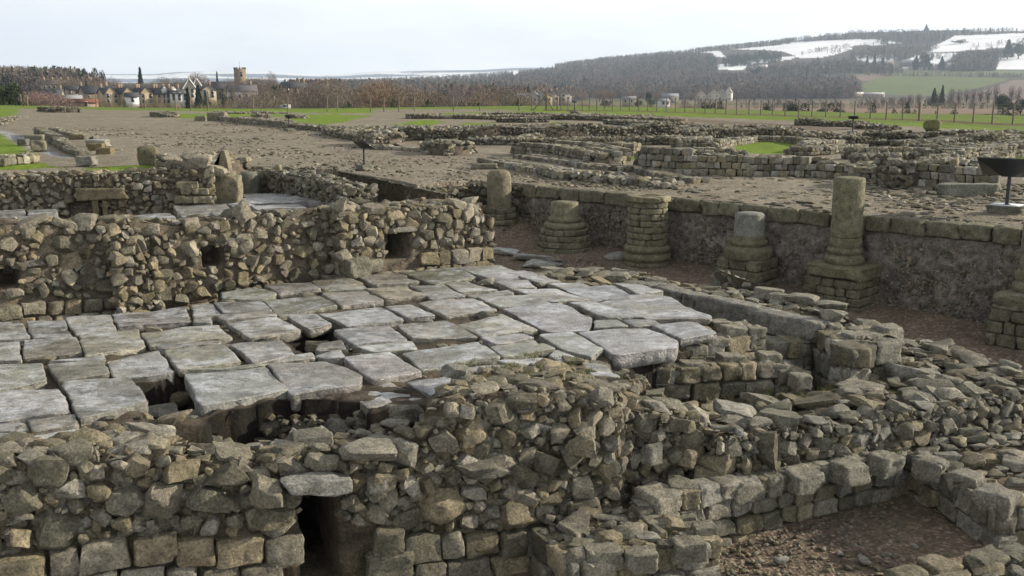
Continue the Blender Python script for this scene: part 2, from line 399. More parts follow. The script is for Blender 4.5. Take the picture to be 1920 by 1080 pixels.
# ================= NEAR SCENE: the granary in the foreground =================
LOW=[(-30,-6),(-30,21.0),(-11,21.6),(-6.75,22.9),(-7.6,27.8),(-5.1,27.4),(-2.2,22.6),(-1.0,23.7),(-.1,23.5),(.37,22.95),(7.92,15.5),(17,6.6),(17,-6)]
LC=((1.37,8.08),(4.02,9.42)); LF=((-4.8,5.9),(.9,8.2)); LW=((2.34,8.76),(5.12,10.02)); LT=((.9,8.5),(2.34,8.9)); LE=((1.53,10.2),(3.25,10.67))
LW1=((-6.29,11.79),(-.52,15.86)); LW2=((-10.9,21.4),(-6.8,22.45)); LRW=((.37,22.9),(7.92,15.46)); LB=((-6.8,26.31),(-3.81,22.05)); LM=((-4.74,26.65),(-2.09,22.05))
def at_px(L,px,dep=0): return V(px,900,L)[:2]
def zl(L,pts): return [float(V(px,py,L)[2]) for px,py in pts]
# --- foreground rubble wall -------------------------------------------------
W=Wall('rubble_wall','broken rubble wall with a dark ventilation slot along the bottom left foreground','ruined wall',(-2,7,-.3),b=1.02,warm=.4)
pf=[(-140,880),(0,868),(150,852),(330,850),(362,856),(380,868),(470,862),(560,846),(640,838),(745,838),(790,792),(822,748),(900,735),(1000,730),(1090,738),(1150,752)]
fp=[V(x,y,LF) for x,y in pf]
x0=fp[0][:2]; x1=fp[-1][:2]; Lf=float(np.linalg.norm(x1-x0))
def resamp(pts,n=60):
    d=np.array([np.linalg.norm(p[:2]-pts[0][:2]) for p in pts]); z=np.array([p[2] for p in pts]); return np.interp(np.linspace(0,d[-1],n),d,z)
cp=[V(x,y,LF) for x,y in [(-140,1075),(180,1012),(400,1008),(610,1003),(640,985),(745,985),(760,1004),(1000,992),(1150,985)]]
def du(px,L,p0): return float(np.linalg.norm(V(px,900,L)[:2]-p0))
hs=[(du(566,LF,x0),du(632,LF,x0),-.2,float(V(600,925,LF)[2]))]
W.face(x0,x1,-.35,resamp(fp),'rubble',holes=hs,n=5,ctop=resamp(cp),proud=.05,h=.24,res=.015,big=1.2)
# return face at the right corner, seen edge-on
W.face(x1,(1.35,9.5),-.1,[fp[-1][2],1.0,.9],'rubble',n=5,res=.015)
# tops: left lump, low middle, right lump
def strip(front,back): return [tuple(p) for p in front]+[tuple(p) for p in back[::-1]]
nb=lambda lst:[P(x,y,z) for x,y,z in lst]
W.top(strip(fp[:5],nb([(-160,815,1.0),(0,800,.98),(140,800,.97),(335,800,.97)])),n=5,res=.018,dens=1.25)
W.top(strip(fp[4:11],nb([(345,832,.86),(450,838,.84),(600,815,.88),(700,800,.95),(760,770,1.05)])),n=5,res=.018,dens=1.25)
W.top(strip(fp[10:],nb([(800,738,1.17),(870,700,1.12),(960,675,1.04),(1070,672,1.0),(1180,690,.9),(1215,722,.8)])),n=5,res=.018,dens=1.25,zn=.03)
# individually placed prominent stones
mt=(.36,.33,.25)
for px,py,z,sx,sy,sz,r,c in [
 (280,848,1.02,.15,.11,.13,(.2,.1,.3),(.34,.31,.22)),(290,812,1.04,.13,.08,.05,(0,.1,-.2),(.36,.34,.28)),(180,838,1.04,.15,.10,.06,(.2,0,.2),(.28,.26,.2)),
 (110,895,.86,.10,.08,.11,(0,.1,.2),(.33,.31,.24)),(185,905,.80,.17,.1,.11,(0,.15,.35),(.33,.28,.19)),(107,985,.55,.14,.1,.12,(0,0,.3),(.34,.31,.25)),
 (685,842,.93,.20,.16,.055,(.15,.06,.4),(.36,.34,.27)),(880,830,.78,.21,.15,.07,(.1,0,.4),(.34,.27,.16)),(995,797,.88,.17,.11,.07,(.1,.35,.5),(.38,.36,.29)),
 (560,826,.90,.09,.08,.08,(.1,.3,.1),(.33,.31,.25)),(540,870,.86,.09,.08,.07,(.1,.1,.1),(.30,.27,.21)),(600,868,.86,.11,.09,.07,(.3,.2,.1),(.29,.27,.2)),
 (862,742,1.16,.14,.1,.06,(.1,.2,.4),(.4,.34,.22)),(930,752,1.12,.09,.08,.07,(.1,0,.4),(.34,.32,.26)),(1010,742,1.13,.12,.09,.08,(0,.1,.5),(.33,.30,.22)),(1130,745,1.08,.11,.09,.08,(0,.1,.5),(.33,.31,.25)),
 (720,900,.62,.11,.1,.11,(0,.0,.4),(.34,.31,.22)),(1090,835,.72,.12,.1,.09,(.1,.1,.4),(.33,.29,.2)),(900,880,.62,.18,.1,.08,(0,.05,.4),(.22,.21,.17)),
 (500,930,.70,.13,.12,.11,(.3,.3,.2),(.33,.30,.22)),(520,965,.50,.17,.13,.10,(0,0,.3),(.24,.22,.15)),(45,985,.6,.11,.1,.13,(0,.1,.2),(.2,.19,.15)),
 (860,668+30,1.12,.14,.12,.05,(0,.1,.5),(.33,.32,.27))]:
    W.stone(px,py,z,sx,sy,sz,r,col=c,n=9)
W.stone(598,905,.74,.27,.14,.075,(0,0.03,.38),col=(.36,.355,.32),n=9)
W.done(M)
# --- buttress ----------------------------------------------------------------
B=Wall('wall_buttress','low squared-block buttress with a cobbled top at the bottom centre','buttress',(1,7.6,-.35),b=1.05,warm=.2)
b1,b2,b3,b4,b5=[P(*p)[:2] for p in ((1000,990,.02),(1065,1058,.02),(1352,1012,.02),(1235,965,.02),(1110,950,.05))]
B.face(b1,b2,-.5,.02,'ashlar',n=6,h=.22,proud=.01); B.face(b2,b3,-.5,.02,'ashlar',n=6,h=.21,proud=.02); B.face(b3,b3+np.array([-.2,.8]),-.4,.02,'ashlar',n=6)
B.top([(*b1,.03),(*b2,.03),(*b3,.03),(*b4,.06),(*b5,.1)],n=6,res=.018,dens=1.2,flat=.5)
for px,py,sx,sy in [(1130,1045,.14,.10),(1200,1050,.13,.10),(1290,1030,.14,.1),(1075,1000,.12,.09),(1240,985,.17,.12),(1320,1000,.1,.08)]:
    B.stone(px,py,.0,sx,sy,.085,(0,0,.15 if px>1090 else -.9),kind='ashlar',n=9,col=(.33,.31,.24))
B.done(M)
# --- stepped rubble east of the corner ----------------------------------------
T=Wall('rubble_wall','stepped heap of rubble walling right of the main foreground corner','ruined wall',(1.6,8.8,.1),b=1.02,warm=.3)
tp=[V(x,y,LT) for x,y in [(1140,760),(1175,768),(1235,765),(1290,775),(1340,800),(1372,845),(1402,885)]]
T.face(tp[0],tp[-1],-.05,resamp(tp,40),'rubble',n=5,res=.015)
T.top(strip(tp,nb([(1190,722,.82),(1225,735,.78),(1290,752,.66),(1345,770,.56),(1400,820,.34)])),n=5,res=.018,dens=1.,zn=.03,big=1.15)
for px,py,z,sx,sy,sz,c in [(1395,860,.18,.10,.12,.12,(.33,.31,.25)),(1260,792,.6,.09,.08,.07,(.31,.30,.24)),(1225,855,.5,.1,.08,.09,(.3,.29,.24)),(1290,860,.42,.06,.05,.09,(.3,.26,.18))]: T.stone(px,py,z,sx,sy,sz,(0,.2,.4),col=c,n=8)
T.done(M)
# --- plinth with squared blocks above the pit -----------------------------------
Q=Wall('block_wall','low wall of squared blocks rising from the gravel pit at bottom right','ruined wall',(2.7,8.8,-.35),b=1.0)
cf=[V(x,y,LC) for x,y in [(1195,965),(1240,930),(1300,915),(1380,900),(1460,892),(1470,885),(1560,870),(1640,852),(1712,845)]]
Q.face(cf[0],cf[-1],-.42,resamp(cf,40),'ashlar',n=7,h=.185,proud=.02,wr=(.95,1.7))
Q.top(strip(cf,nb([(1150,950,.02),(1230,905,.1),(1400,885,.12),(1560,845,.15),(1700,830,.17)])),n=6,res=.018,dens=1.,flat=.5)
for px,py,z,sx in [(1505,900,.1,.16),(1590,885,.11,.15),(1660,870,.12,.13),(1392,915,.08,.17),(1440,905,.08,.08),(1290,935,.05,.10),(1345,925,.05,.09)]:
    Q.stone(px,py,z,sx,.13,.1,(0,0,.46),kind='ashlar',n=9,col=(.33,.315,.25))
Q.done(M)
# --- wing wall at the right of the pit ------------------------------------------
R_=Wall('block_wall','wing of big squared blocks closing the pit on its right side','ruined wall',(5,8.6,-.35),b=1.0)
r1=np.array(LC[1]); r2=P(1862,1035,-.35)[:2]; r3=r2+np.array([1.6,.55])
LR=(tuple(r1),tuple(r2)); ztl=zl(LR,[(1712,845),(1860,950)])
R_.face(r1,r2,-.42,ztl,'ashlar',n=7,h=.2,proud=.02,wr=(1.,1.8)); R_.face(r2,r3,-.42,ztl[1],'ashlar',n=7,h=.21,proud=.02,wr=(1,1.8))
R_.top([(*r1,ztl[0]),(*r2,ztl[1]),(*r3,ztl[1]),(6.6,10.6,.2),(4.7,9.9,.18)],n=6,res=.018,flat=.45,dens=1.1)
for px,py,sx,sy in [(1745,880,.15,.12),(1812,905,.14,.12),(1868,940,.16,.13)]: R_.stone(px,py,.06,sx,sy,.11,(0,0,-.9),kind='ashlar',n=9,col=(.34,.32,.26))
R_.done(M)
# --- wide rubble-topped wall running off to the right ----------------------------
X=Wall('rubble_wall','wide rubble-topped wall with big lichened capping stones running off the right edge','ruined wall',(4,10,0),b=1.0)
wf=[V(x,y,LW) for x,y in [(1345,812),(1420,812),(1500,800),(1590,790),(1680,775),(1740,763),(1860,742),(1990,712)]]
X.face(wf[0],wf[-1],.0,resamp(wf,40),'rubble',n=5,res=.015)
pb=[(1290,768,.40),(1400,742,.38),(1500,735,.40),(1600,702,.44),(1690,634,.5),(1760,634,.5),(1850,665,.5),(1925,690,.5),(2020,722,.48)]
X.top(strip(wf,nb(pb)),n=5,res=.018,dens=.8,flat=.5,zn=.03,big=1.3)
bk=[P(*p) for p in pb[::-1]]
X.face(bk[0],bk[4],-.15,[p[2] for p in bk[:5]],'rubble',n=3,res=.03)
for px,py,z,sx,sy,sz,r in [(1395,800,.37,.17,.15,.09,(0,.1,.3)),(1470,795,.42,.17,.16,.09,(0,-.1,.4)),(1555,778,.43,.16,.12,.07,(.1,.1,.3)),(1600,788,.42,.07,.09,.07,(0,0,.4)),(1640,785,.42,.09,.09,.08,(0,.1,.4)),
 (1685,770,.44,.14,.14,.08,(.2,.25,.4)),(1725,765,.42,.12,.13,.09,(.2,.3,.4)),(1765,750,.44,.15,.13,.09,(.2,.2,.4)),(1815,735,.46,.13,.15,.09,(.2,.3,.4)),(1870,725,.46,.14,.13,.08,(.2,.25,.4)),(1900,700,.5,.17,.11,.06,(.1,.3,.4)),
 (1470,765,.42,.14,.1,.05,(0,0,.3)),(1600,735,.45,.16,.1,.06,(0,0,.2)),(1700,645,.52,.15,.09,.05,(.1,0,-.4)),(1760,655,.52,.12,.09,.07,(.1,0,-.5)),(1830,675,.5,.16,.09,.06,(0,.1,-.5)),(1890,688,.5,.13,.1,.06,(0,.1,-.5)),(1720,700,.5,.2,.12,.05,(0,.1,-.4)),(1780,715,.5,.17,.1,.05,(0,.1,-.4))]:
    X.stone(px,py,z,sx,sy,sz,r,n=9,col=tuple(np.array((.33,.315,.25))*rng.uniform(.85,1.12)))
X.done(M)
# --- stepped pier at the end of the floor ---------------------------------------
E1=Wall('stepped_pier','stepped pier of small squared blocks below the right end of the flagstones','pier',(2.4,10.6,.2),b=1.03,warm=.1)
e=[V(x,y,LE) for x,y in [(1222,690),(1290,672),(1445,662),(1500,690),(1523,705)]]
ez=resamp([np.array([*e[0][:2],.72]),np.array([*e[1][:2],.74]),np.array([*e[2][:2],.70]),np.array([*e[3][:2],.56]),np.array([*e[4][:2],.5])],30)
pA,pB=e[0][:2],e[-1][:2]
E1.face(pA,pB,.12,ez,'ashlar',n=7,h=.19,proud=.01,wr=(1.0,1.95))
E1.face((1.75,11.2),pA,.1,.74,'ashlar',n=6,h=.165); E1.face(pB,pB+np.array([-.1,.9]),.1,.5,'ashlar',n=6,h=.165)
E1.top([(*pA,.73),(*e[2][:2],.71),(*pB,.5),(3.1,11.3,.5),(1.8,11.3,.74)],n=5,res=.02,flat=.6)
n1=P(1275,652,.86)[:2]; n2=P(1435,622,.88)[:2]
E1.face(n1,n2,.62,[.84,.88],'ashlar',n=7,h=.2,proud=.01,wr=(1.1,1.9)); E1.face(n2,n2+np.array([-.15,.6]),.6,.88,'ashlar',n=5,h=.15)
E1.top([(*n1,.85),(*n2,.88),(n2[0]-.1,n2[1]+.6,.88),(n1[0],n1[1]+.8,.86)],n=5,res=.02)
for px,py,z,sx,sy,sz in [(1300,655,.8,.13,.1,.06),(1375,627,.86,.15,.11,.1),(1415,628,.84,.11,.1,.1),(1340,640,.84,.14,.1,.05),(1350,608,.9,.13,.11,.05),(1370,675,.70,.14,.1,.07),(1440,672,.7,.13,.1,.07),(1300,690,.68,.15,.11,.075),(1500,715,.52,.11,.1,.09),(1460,690,.6,.11,.1,.07)]:
    E1.stone(px,py,z,sx,sy,sz,(0,.05,.27),kind='ashlar',n=8,col=(.34,.32,.25))
E1.done(M)
# --- long kerb -------------------------------------------------------------------
K=thing('stone_kerb',P(1350,565,.7),'row of long dressed kerb blocks slanting down behind the right end of the flagstones','kerb')
k0=P(1192,530,.92)[:2];k1=P(1520,607,.92)[:2]; kd=(k1-k0); kl=np.linalg.norm(kd); kd/=kl; kn=np.array([-kd[1],kd[0]]); ang=math.atan2(kd[1],kd[0])
u=0; i=0; Ls=[.24,.55,.22,.85,.85]; sc=kl/sum(Ls)
for w in Ls:
    w*=sc; a=Acc(); c=k0+kd*(u+w/2)+kn*.17
    stones(a,[(c[0],c[1],.79)],[(w/2-.008,.17,.14)],rotm(np.array([0.]),np.array([0.]),np.array([ang+.01*rng.normal()])),[(.32,.31,.27)],'ashlar',12)
    a.build('kerb_block',M['column'],K,smooth=True); u+=w
KW=Wall('kerb_backing_wall','low wall of flat stones behind the dressed kerb blocks','ruined wall',(2.7,13.3,.2),b=.98)
KW.face(k0,k1,.1,.66,'ashlar',n=6,h=.14)
KW.face(P(1692,632,.6)[:2],P(1340,520,.6)[:2],-.1,[.6,.8],'rubble',n=3,res=.03)
KW.top(nb([(985,515,.93),(1190,545,.9)])+[(*(k0+kn*.3),.86),(*(k1+kn*.3),.84)]+nb([(1585,592,.82),(1500,565,.82),(1420,545,.84),(1300,530,.86),(1180,503,.9),(1060,500,.93)]),n=5,res=.02,dens=1.3,flat=.4,big=1.1)
for px,py,sx,sy,r in [(1440,548,.2,.13,-.5),(1500,560,.2,.12,-.5),(1560,572,.16,.12,-.4),(1460,535+20,.17,.1,-.5),(1100,512,.25,.14,-.3),(1160,520,.2,.13,-.4),(1230,530,.2,.1,-.4),(1040,510,.2,.13,-.2)]:
    KW.stone(px,py,.88,sx,sy,.06,(0,0,r),n=8,col=(.35,.33,.26))
KW.done(M)
PCn=Wall('corner_pier','square corner pier of large dressed blocks beyond the kerb','pier',(4.2,11.4,.0),b=1.03)
A_,B_,C_,D_=[P(*p)[:2] for p in ((1530,612,.85),(1592,652,.85),(1692,634,.85),(1640,597,.85))]
PCn.face(A_,B_,-.15,.84,'ashlar',n=7,h=.26,proud=.02,wr=(1.1,1.9)); PCn.face(B_,C_,-.15,.84,'ashlar',n=7,h=.26,proud=.02,wr=(1.3,2.)); PCn.face(C_,D_,-.15,.84,'ashlar',n=5,h=.235); PCn.face(A_+np.array([-1.1,-.35]),A_,-.15,.7,'ashlar',n=6,h=.22)
PCn.top([(*A_,.84),(*B_,.84),(*C_,.84),(*D_,.84)],n=6,res=.02,flat=.4)
for px,py,sx,sy,r in [(1612,640,.17,.12,.5),(1665,628,.15,.12,.4),(1563,622,.1,.16,.0)]: PCn.stone(px,py,.78,sx,sy,.11,(0,0,r),kind='ashlar',n=9,col=(.35,.33,.27))
PCn.stone(1560,592,.95,.15,.1,.09,(0,0,-.3),n=8,col=(.36,.34,.28))
PCn.done(M)
# --- flagstone floor ----------------------------------------------------------------
slabs=[
[(-60,607),(45,605),(58,633),(-60,640)],[(48,603),(122,599),(137,630),(60,634)],[(123,595),(208,590),(219,620),(143,628)],[(208,587),(348,573),(359,602),(222,614)],[(358,573),(397,569),(417,588),(362,593)],[(400,568),(490,564),(510,582),(418,588)],
[(413,547),(480,537),(520,549),(495,562),(415,560)],[(493,535),(583,527),(603,540),(520,549)],[(583,525),(645,518),(683,531),(604,540)],[(492,563),(600,552),(633,573),(523,590)],[(603,549),(683,544),(720,563),(640,573)],[(683,540),(763,537),(800,554),(723,561)],
[(667,517),(745,508),(787,526),(700,533)],[(745,508),(853,501),(893,519),(815,532)],[(856,501),(938,498),(973,510),(898,517)],[(765,534),(835,534),(873,556),(808,560)],[(833,532),(875,526),(935,541),(860,548)],[(897,518),(985,507),(1010,517),(940,528)],[(925,528),(990,525),(1008,537),(955,542)],[(970,520),(1020,518),(1053,528),(1010,533)],[(1022,530),(1087,530),(1110,538),(1050,540)],[(873,552),(953,543),(965,549),(890,557)],
[(960,542),(1045,542),(1108,563),(1038,567)],[(893,558),(993,552),(1037,568),(935,577)],[(1050,540),(1147,533),(1193,555),(1110,565)],[(1115,567),(1203,550),(1257,557),(1335,592),(1332,598),(1215,597)],[(1067,568),(1113,567),(1207,594),(1140,597)],[(783,567),(887,558),(933,580),(837,592)],[(940,580),(1050,568),(1110,593),(1103,620),(1030,623)],[(857,606),(940,587),(1010,616),(905,631)],
[(720,573),(773,567),(817,590),(763,595)],[(597,587),(715,575),(757,598),(650,612)],[(537,590),(593,588),(623,607),(580,617)],[(743,608),(837,600),(897,630),(773,635)],[(625,620),(730,610),(765,636),(665,648)],[(665,650),(773,641),(782,655),(700,660)],[(900,632),(977,623),(1003,631),(927,643)],[(753,663),(897,640),(940,668),(790,693)],[(917,647),(1007,633),(1043,655),(940,668)],[(1010,627),(1070,623),(1133,652),(1110,670),(1050,655)],
[(1083,622),(1213,613),(1272,635),(1270,650),(1150,664)],[(1220,610),(1300,603),(1345,625),(1277,634)],[(1165,598),(1222,598),(1240,608),(1190,611)],[(1115,598),(1158,598),(1180,612),(1113,613)],[(643,672),(730,660),(793,697),(700,713)],[(930,677),(1023,668),(1037,677),(960,688)],[(853,690),(940,680),(965,700),(880,706)],[(760,713),(840,703),(867,720),(810,735)],[(640,723),(717,713),(803,743),(690,765)],[(500,683),(610,677),(680,705),(676,722),(547,742)],
[(345,697),(497,687),(541,733),(378,763)],[(307,657),(417,643),(453,677),(335,695)],[(290,648),(413,635),(417,642),(303,655)],[(263,622),(410,607),(437,630),(283,647)],[(147,628),(260,615),(273,645),(160,668)],[(425,605),(520,593),(567,617),(467,633)],[(428,645),(527,638),(553,663),(477,683)],[(553,665),(585,660),(592,672),(505,681)],[(587,667),(640,657),(648,672),(612,675)],[(43,638),(143,632),(155,658),(43,670)],
[(-60,641),(38,638),(40,672),(-60,676)],[(198,675),(297,657),(328,695),(212,705)],[(87,680),(193,670),(205,703),(110,715)],[(-60,686),(80,680),(88,713),(-60,738)],[(115,723),(243,707),(278,753),(150,787)],[(-60,742),(110,727),(133,773),(-60,792)],[(50,787),(142,775),(145,797),(63,812)],[(-60,797),(47,789),(55,806),(-60,815)],[(115,715),(205,705),(243,705),(117,722)],[(362,594),(397,594),(397,607),(362,607)],
[(400,592),(515,583),(520,591),(420,601)],[(640,532),(683,533),(690,540),(610,545)],[(158,668),(195,664),(197,671),(90,677)],[(1148,530),(1200,535),(1245,548),(1196,553)],[(640,640),(655,655),(590,658),(600,645)],[(455,684),(495,683),(497,687),(350,695)],[(1043,657),(1080,668),(1060,682),(1028,668)],[(965,690),(1030,680),(1070,690),(990,705)],[(1080,675),(1130,680),(1165,705),(1110,705)],[(-60,815),(50,808),(60,825),(-60,835)],[(60,815),(150,800),(165,815),(70,830)]]
FL=thing('flagstone_floor',(-1,10.5,.85),'raised granary floor of worn grey flagstones shining wet and frosty','paved floor')
def poly_slab(acc,poly,ztop,th,col,tilt=(0,0),nsub=9,seed=None,frost=0):
    """irregular thick slab with a rounded, chipped edge; poly XY ccw"""
    poly=np.array(poly)[:,:2]; c=poly.mean(0)
    ar=.5*np.sum(poly[:,0]*np.roll(poly[:,1],-1)-np.roll(poly[:,0],-1)*poly[:,1])
    if ar<0: poly=poly[::-1]
    pts=[]
    for i in range(len(poly)):
        a=poly[i];b=poly[(i+1)%len(poly)]; L=np.linalg.norm(b-a); k=max(3,int(L/.03)); t=np.arange(k)/k
        n=np.array([b[1]-a[1],a[0]-b[0]])/max(L,1e-6)
        w=np.cumsum(rng.normal(0,.0035,k)); w-=np.linspace(w[0],w[-1],k); w+=rng.normal(0,.0025,k)
        pts.append(a+(b-a)*t[:,None]+n*w[:,None])
    pts=np.concatenate(pts); d=pts-c; r=np.linalg.norm(d,axis=1)
    # soften corners
    for _ in range(1): pts=(np.roll(pts,1,0)+2*pts+np.roll(pts,-1,0))/4
    d=pts-c; N=len(pts); per=np.linalg.norm(d,axis=1).mean()
    ph=rng.uniform(0,6.28,6); k6=rng.normal(0,5,(6,2))
    def zz(p): 
        q=p-c; o=sum(.004*np.sin(q@k6[i]+ph[i]) for i in range(6)); return ztop+q[:,0]*tilt[0]+q[:,1]*tilt[1]+o
    rings=[]
    sh=lambda off,dz,jit=0: np.column_stack([c+d*(1-(off+rng.normal(0,jit,N))[:,None]/np.maximum(np.linalg.norm(d,axis=1),.03)[:,None]) if jit else c+d*(1-off/np.maximum(np.linalg.norm(d,axis=1),.03)[:,None]),np.zeros(N)])
    chip=np.maximum(0,noise2((1,N),1,7)[0]-.7)*.018; chip=np.minimum(chip,.03)
    spec=[(.22*per,0),(.12*per,0),(.06,0),(.028,-.002),(.013,-.007),(.004,-.018)]
    first=np.array([[c[0],c[1],0]]); first[0,2]=zz(first[:,:2])[0]
    V_=[first]
    for fr in (.25,.5,.72): 
        p=c+d*fr; V_.append(np.column_stack([p,zz(p)]))
    for off,dz in ((.03,0),(.012,-.001),(.006,-.004),(.001,-.010)):
        p=c+d*(1-(off+chip)/np.maximum(np.linalg.norm(d,axis=1),.05))[:,None]; V_.append(np.column_stack([p,zz(p)+dz-chip*.5]))
    ntop=len(V_)-1
    for dz,o in ((-.012/th,0.),(-.3,0.),(-.5,rng.normal(0,.004)),(-.8,.006),(-1,.03)):
        p=c+d*(1-(o+rng.normal(0,.004,N)+chip*.5)/np.maximum(np.linalg.norm(d,axis=1),.05))[:,None]; V_.append(np.column_stack([p,zz(p)+dz*th]))
    v=np.concatenate(V_); i=np.arange(N);j=(i+1)%N; nr=len(V_)-1
    cc=np.broadcast_to(col,(len(v),3)).copy()
    base=acc.n; acc.add(v,np.stack([np.zeros(N,int),1+i,1+j],1),cc)
    Qs=[]
    for a in range(nr-1):
      if a!=ntop-1: Qs.append(np.stack([1+a*N+i,1+(a+1)*N+i,1+(a+1)*N+j,1+a*N+j],1)+base)
    acc.q.append(np.concatenate(Qs))
fpoly=[]
for s_i,s in enumerate(slabs):
    low=-.06 if s_i==48 else 0
    p=np.array([P(x,y,1.0+low)[:2] for x,y in s]); c=p.mean(0)
    size=max(np.linalg.norm(p[0]-p[2]),.1)
    p=c+(p-c)*(1+.004/size)   # narrow joints
    thick=.17 if s_i in(50,64,40,49,61) else rng.uniform(.09,.13)
    a=Acc(); col=np.clip(np.array((.31,.30,.265))*rng.uniform(.74,1.22),0,1)*np.array([rng.uniform(.96,1.06),1,rng.uniform(.86,1.08)])
    tl=rng.normal(0,.008,2)
    poly_slab(a,p,1.0+low+rng.normal(0,.006),thick,col,tl)
    a.build('flagstone',M['slab'],FL,smooth=True)
# bedding: earth and rubble core under the slabs, with the open holes
holesF=[[P(x,y,1.0) for x,y in q] for q in ([(530,622),(610,605),(680,640),(590,665)],[(255,712),(345,690),(400,760),(280,775)],[(395,768),(545,738),(684,744),(690,790),(560,845),(380,850)])]
bp=[P(x,y,1.0) for x,y in [(-130,603),(50,603),(350,572),(412,545),(590,524),(750,506),(950,497),(1050,517),(1150,530),(1200,540),(1260,556),(1320,590),(1310,625),(1225,650),(1150,668),(1180,705),(1060,700),(1000,705),(900,720),(860,735)]]
bedpoly=bp+[np.array(q) for q in [(-.55,8.35,1),(-1.3,7.95,1),(-2.2,7.75,1),(-3.2,7.6,1),(-5.2,7.2,1)]]
gs=.05; xs=np.arange(-7.6,3.0,gs); ys=np.arange(7.0,15.4,gs); GX,GY=np.meshgrid(xs,ys)
ins=inpoly(GX,GY,bedpoly); Z=.935+noise2(GX.shape,gs,.2)*.015+noise2(GX.shape,gs,.08)*.01
for hp,dz in zip(holesF,(.25,.42,.95)):
    hin=inpoly(GX,GY,hp); Z=np.where(hin,.9-dz+noise2(GX.shape,gs,.15)*.03,Z)
edge=~ins; 
for _ in range(2):
    e2=edge.copy(); e2[1:]|=edge[:-1]; e2[:-1]|=edge[1:]; e2[:,1:]|=edge[:,:-1]; e2[:,:-1]|=edge[:,1:]; edge=e2
Z=np.where(ins&edge,Z-.12,Z)
Z0=np.where(ins,Z,-.1)
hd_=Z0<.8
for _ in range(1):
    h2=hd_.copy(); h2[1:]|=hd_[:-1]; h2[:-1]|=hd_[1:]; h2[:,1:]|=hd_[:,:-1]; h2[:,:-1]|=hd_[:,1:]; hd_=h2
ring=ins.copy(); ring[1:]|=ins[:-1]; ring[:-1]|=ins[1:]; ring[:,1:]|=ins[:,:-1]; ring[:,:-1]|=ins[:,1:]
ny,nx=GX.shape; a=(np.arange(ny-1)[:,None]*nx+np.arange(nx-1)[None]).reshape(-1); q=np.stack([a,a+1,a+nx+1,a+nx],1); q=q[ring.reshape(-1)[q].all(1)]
cm=np.clip(np.array((.15,.12,.085))*(1+.2*noise2(GX.shape,gs,.3))[...,None]*np.where(hd_,.18,1)[...,None],.012,.4)  # bedding painted much darker in holes and rim, standing in for slab shade
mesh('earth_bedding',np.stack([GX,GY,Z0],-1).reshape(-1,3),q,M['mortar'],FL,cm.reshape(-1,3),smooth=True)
# filler stones in the joints and rubble on the bedding, sunk stones in the holes
a=Acc(); r=.025; X2,Y2=np.meshgrid(np.arange(-6.6,2.8,r),np.arange(7.2,15.,r)); m=inpoly(X2,Y2,bedpoly)
for s in slabs: m&=~inpoly(X2,Y2,[P(x,y,1.0) for x,y in s])
for hp in holesF: m&=~inpoly(X2,Y2,hp)
ar=m.sum()*r*r
it=np.array(pack(m,r,[(.08,.14,int(ar*8),200),(.035,.07,int(ar*60),400),(.02,.035,int(ar*60),300)]))
N=len(it); stones(a,np.stack([it[:,0]-6.6,it[:,1]+7.2,rng.uniform(.95,.975,N)],1),np.stack([it[:,2],it[:,3],it[:,3]*.55],1),rotm(rng.normal(0,.1,N),rng.normal(0,.1,N),it[:,4]),scol(N,0,1.0),'rubble',4)
a.build('joint_filler',M['stone'],FL,smooth=True)
SW=Wall.__new__(Wall); SW.e=FL; SW.core=Acc(); SW.fs=Acc(); SW.ts=Acc(); SW.ash=Acc(); SW.b=.8; SW.warm=.2; SW.mc=np.array((.10,.08,.055)); SW.md=.05; SW.back=True; SW.pr=.04
SW.face(P(488,752,1)[:2],P(700,748,1)[:2],.1,[.86,.86],'rubble',n=5,res=.015)
SW.face(P(262,772,1)[:2],P(400,775,1)[:2],.4,[.85,.82],'rubble',n=5,res=.015)
SW.core.build('sleeper_wall_core',M['mortar'],FL,smooth=True); SW.fs.build('sleeper_wall_stones',M['stone'],FL,smooth=True)
a=Acc()
for px,py,z,sx,sy,sz,r in [(398,812,.72,.17,.13,.10,.3),(525,785,.66,.2,.12,.08,.3),(590,790,.6,.16,.12,.1,.4),(650,790,.6,.15,.12,.09,.3),(545,820,.55,.2,.12,.12,.3),(640,830,.6,.2,.12,.1,.3),(320,722,.72,.2,.15,.06,.2),(330,748,.7,.18,.12,.1,.1),(300,775,.78,.2,.12,.05,.2),(370,778,.8,.1,.08,.05,0),(350,800,.84,.12,.09,.07,.5),
  (600,648,.84,.16,.12,.05,0),(560,640,.8,.1,.1,.06,.4),(640,655,.92,.14,.07,.05,.1),(610,612,.8,.1,.07,.08,.1),(240,787,.88,.2,.08,.05,.2),(700,780,.78,.2,.15,.1,.4),(760,775,.9,.16,.12,.09,.4),(700,750,.8,.2,.15,.1,.4)]:
    c=P(px,py,z); stones(a,[c],[(sx,sy,sz)],rotm(np.array([0.]),np.array([0.]),np.array([float(r)])),scol(1,0,.95),'rubble',8)
a.build('exposed_stones',M['stone'],FL,smooth=True)
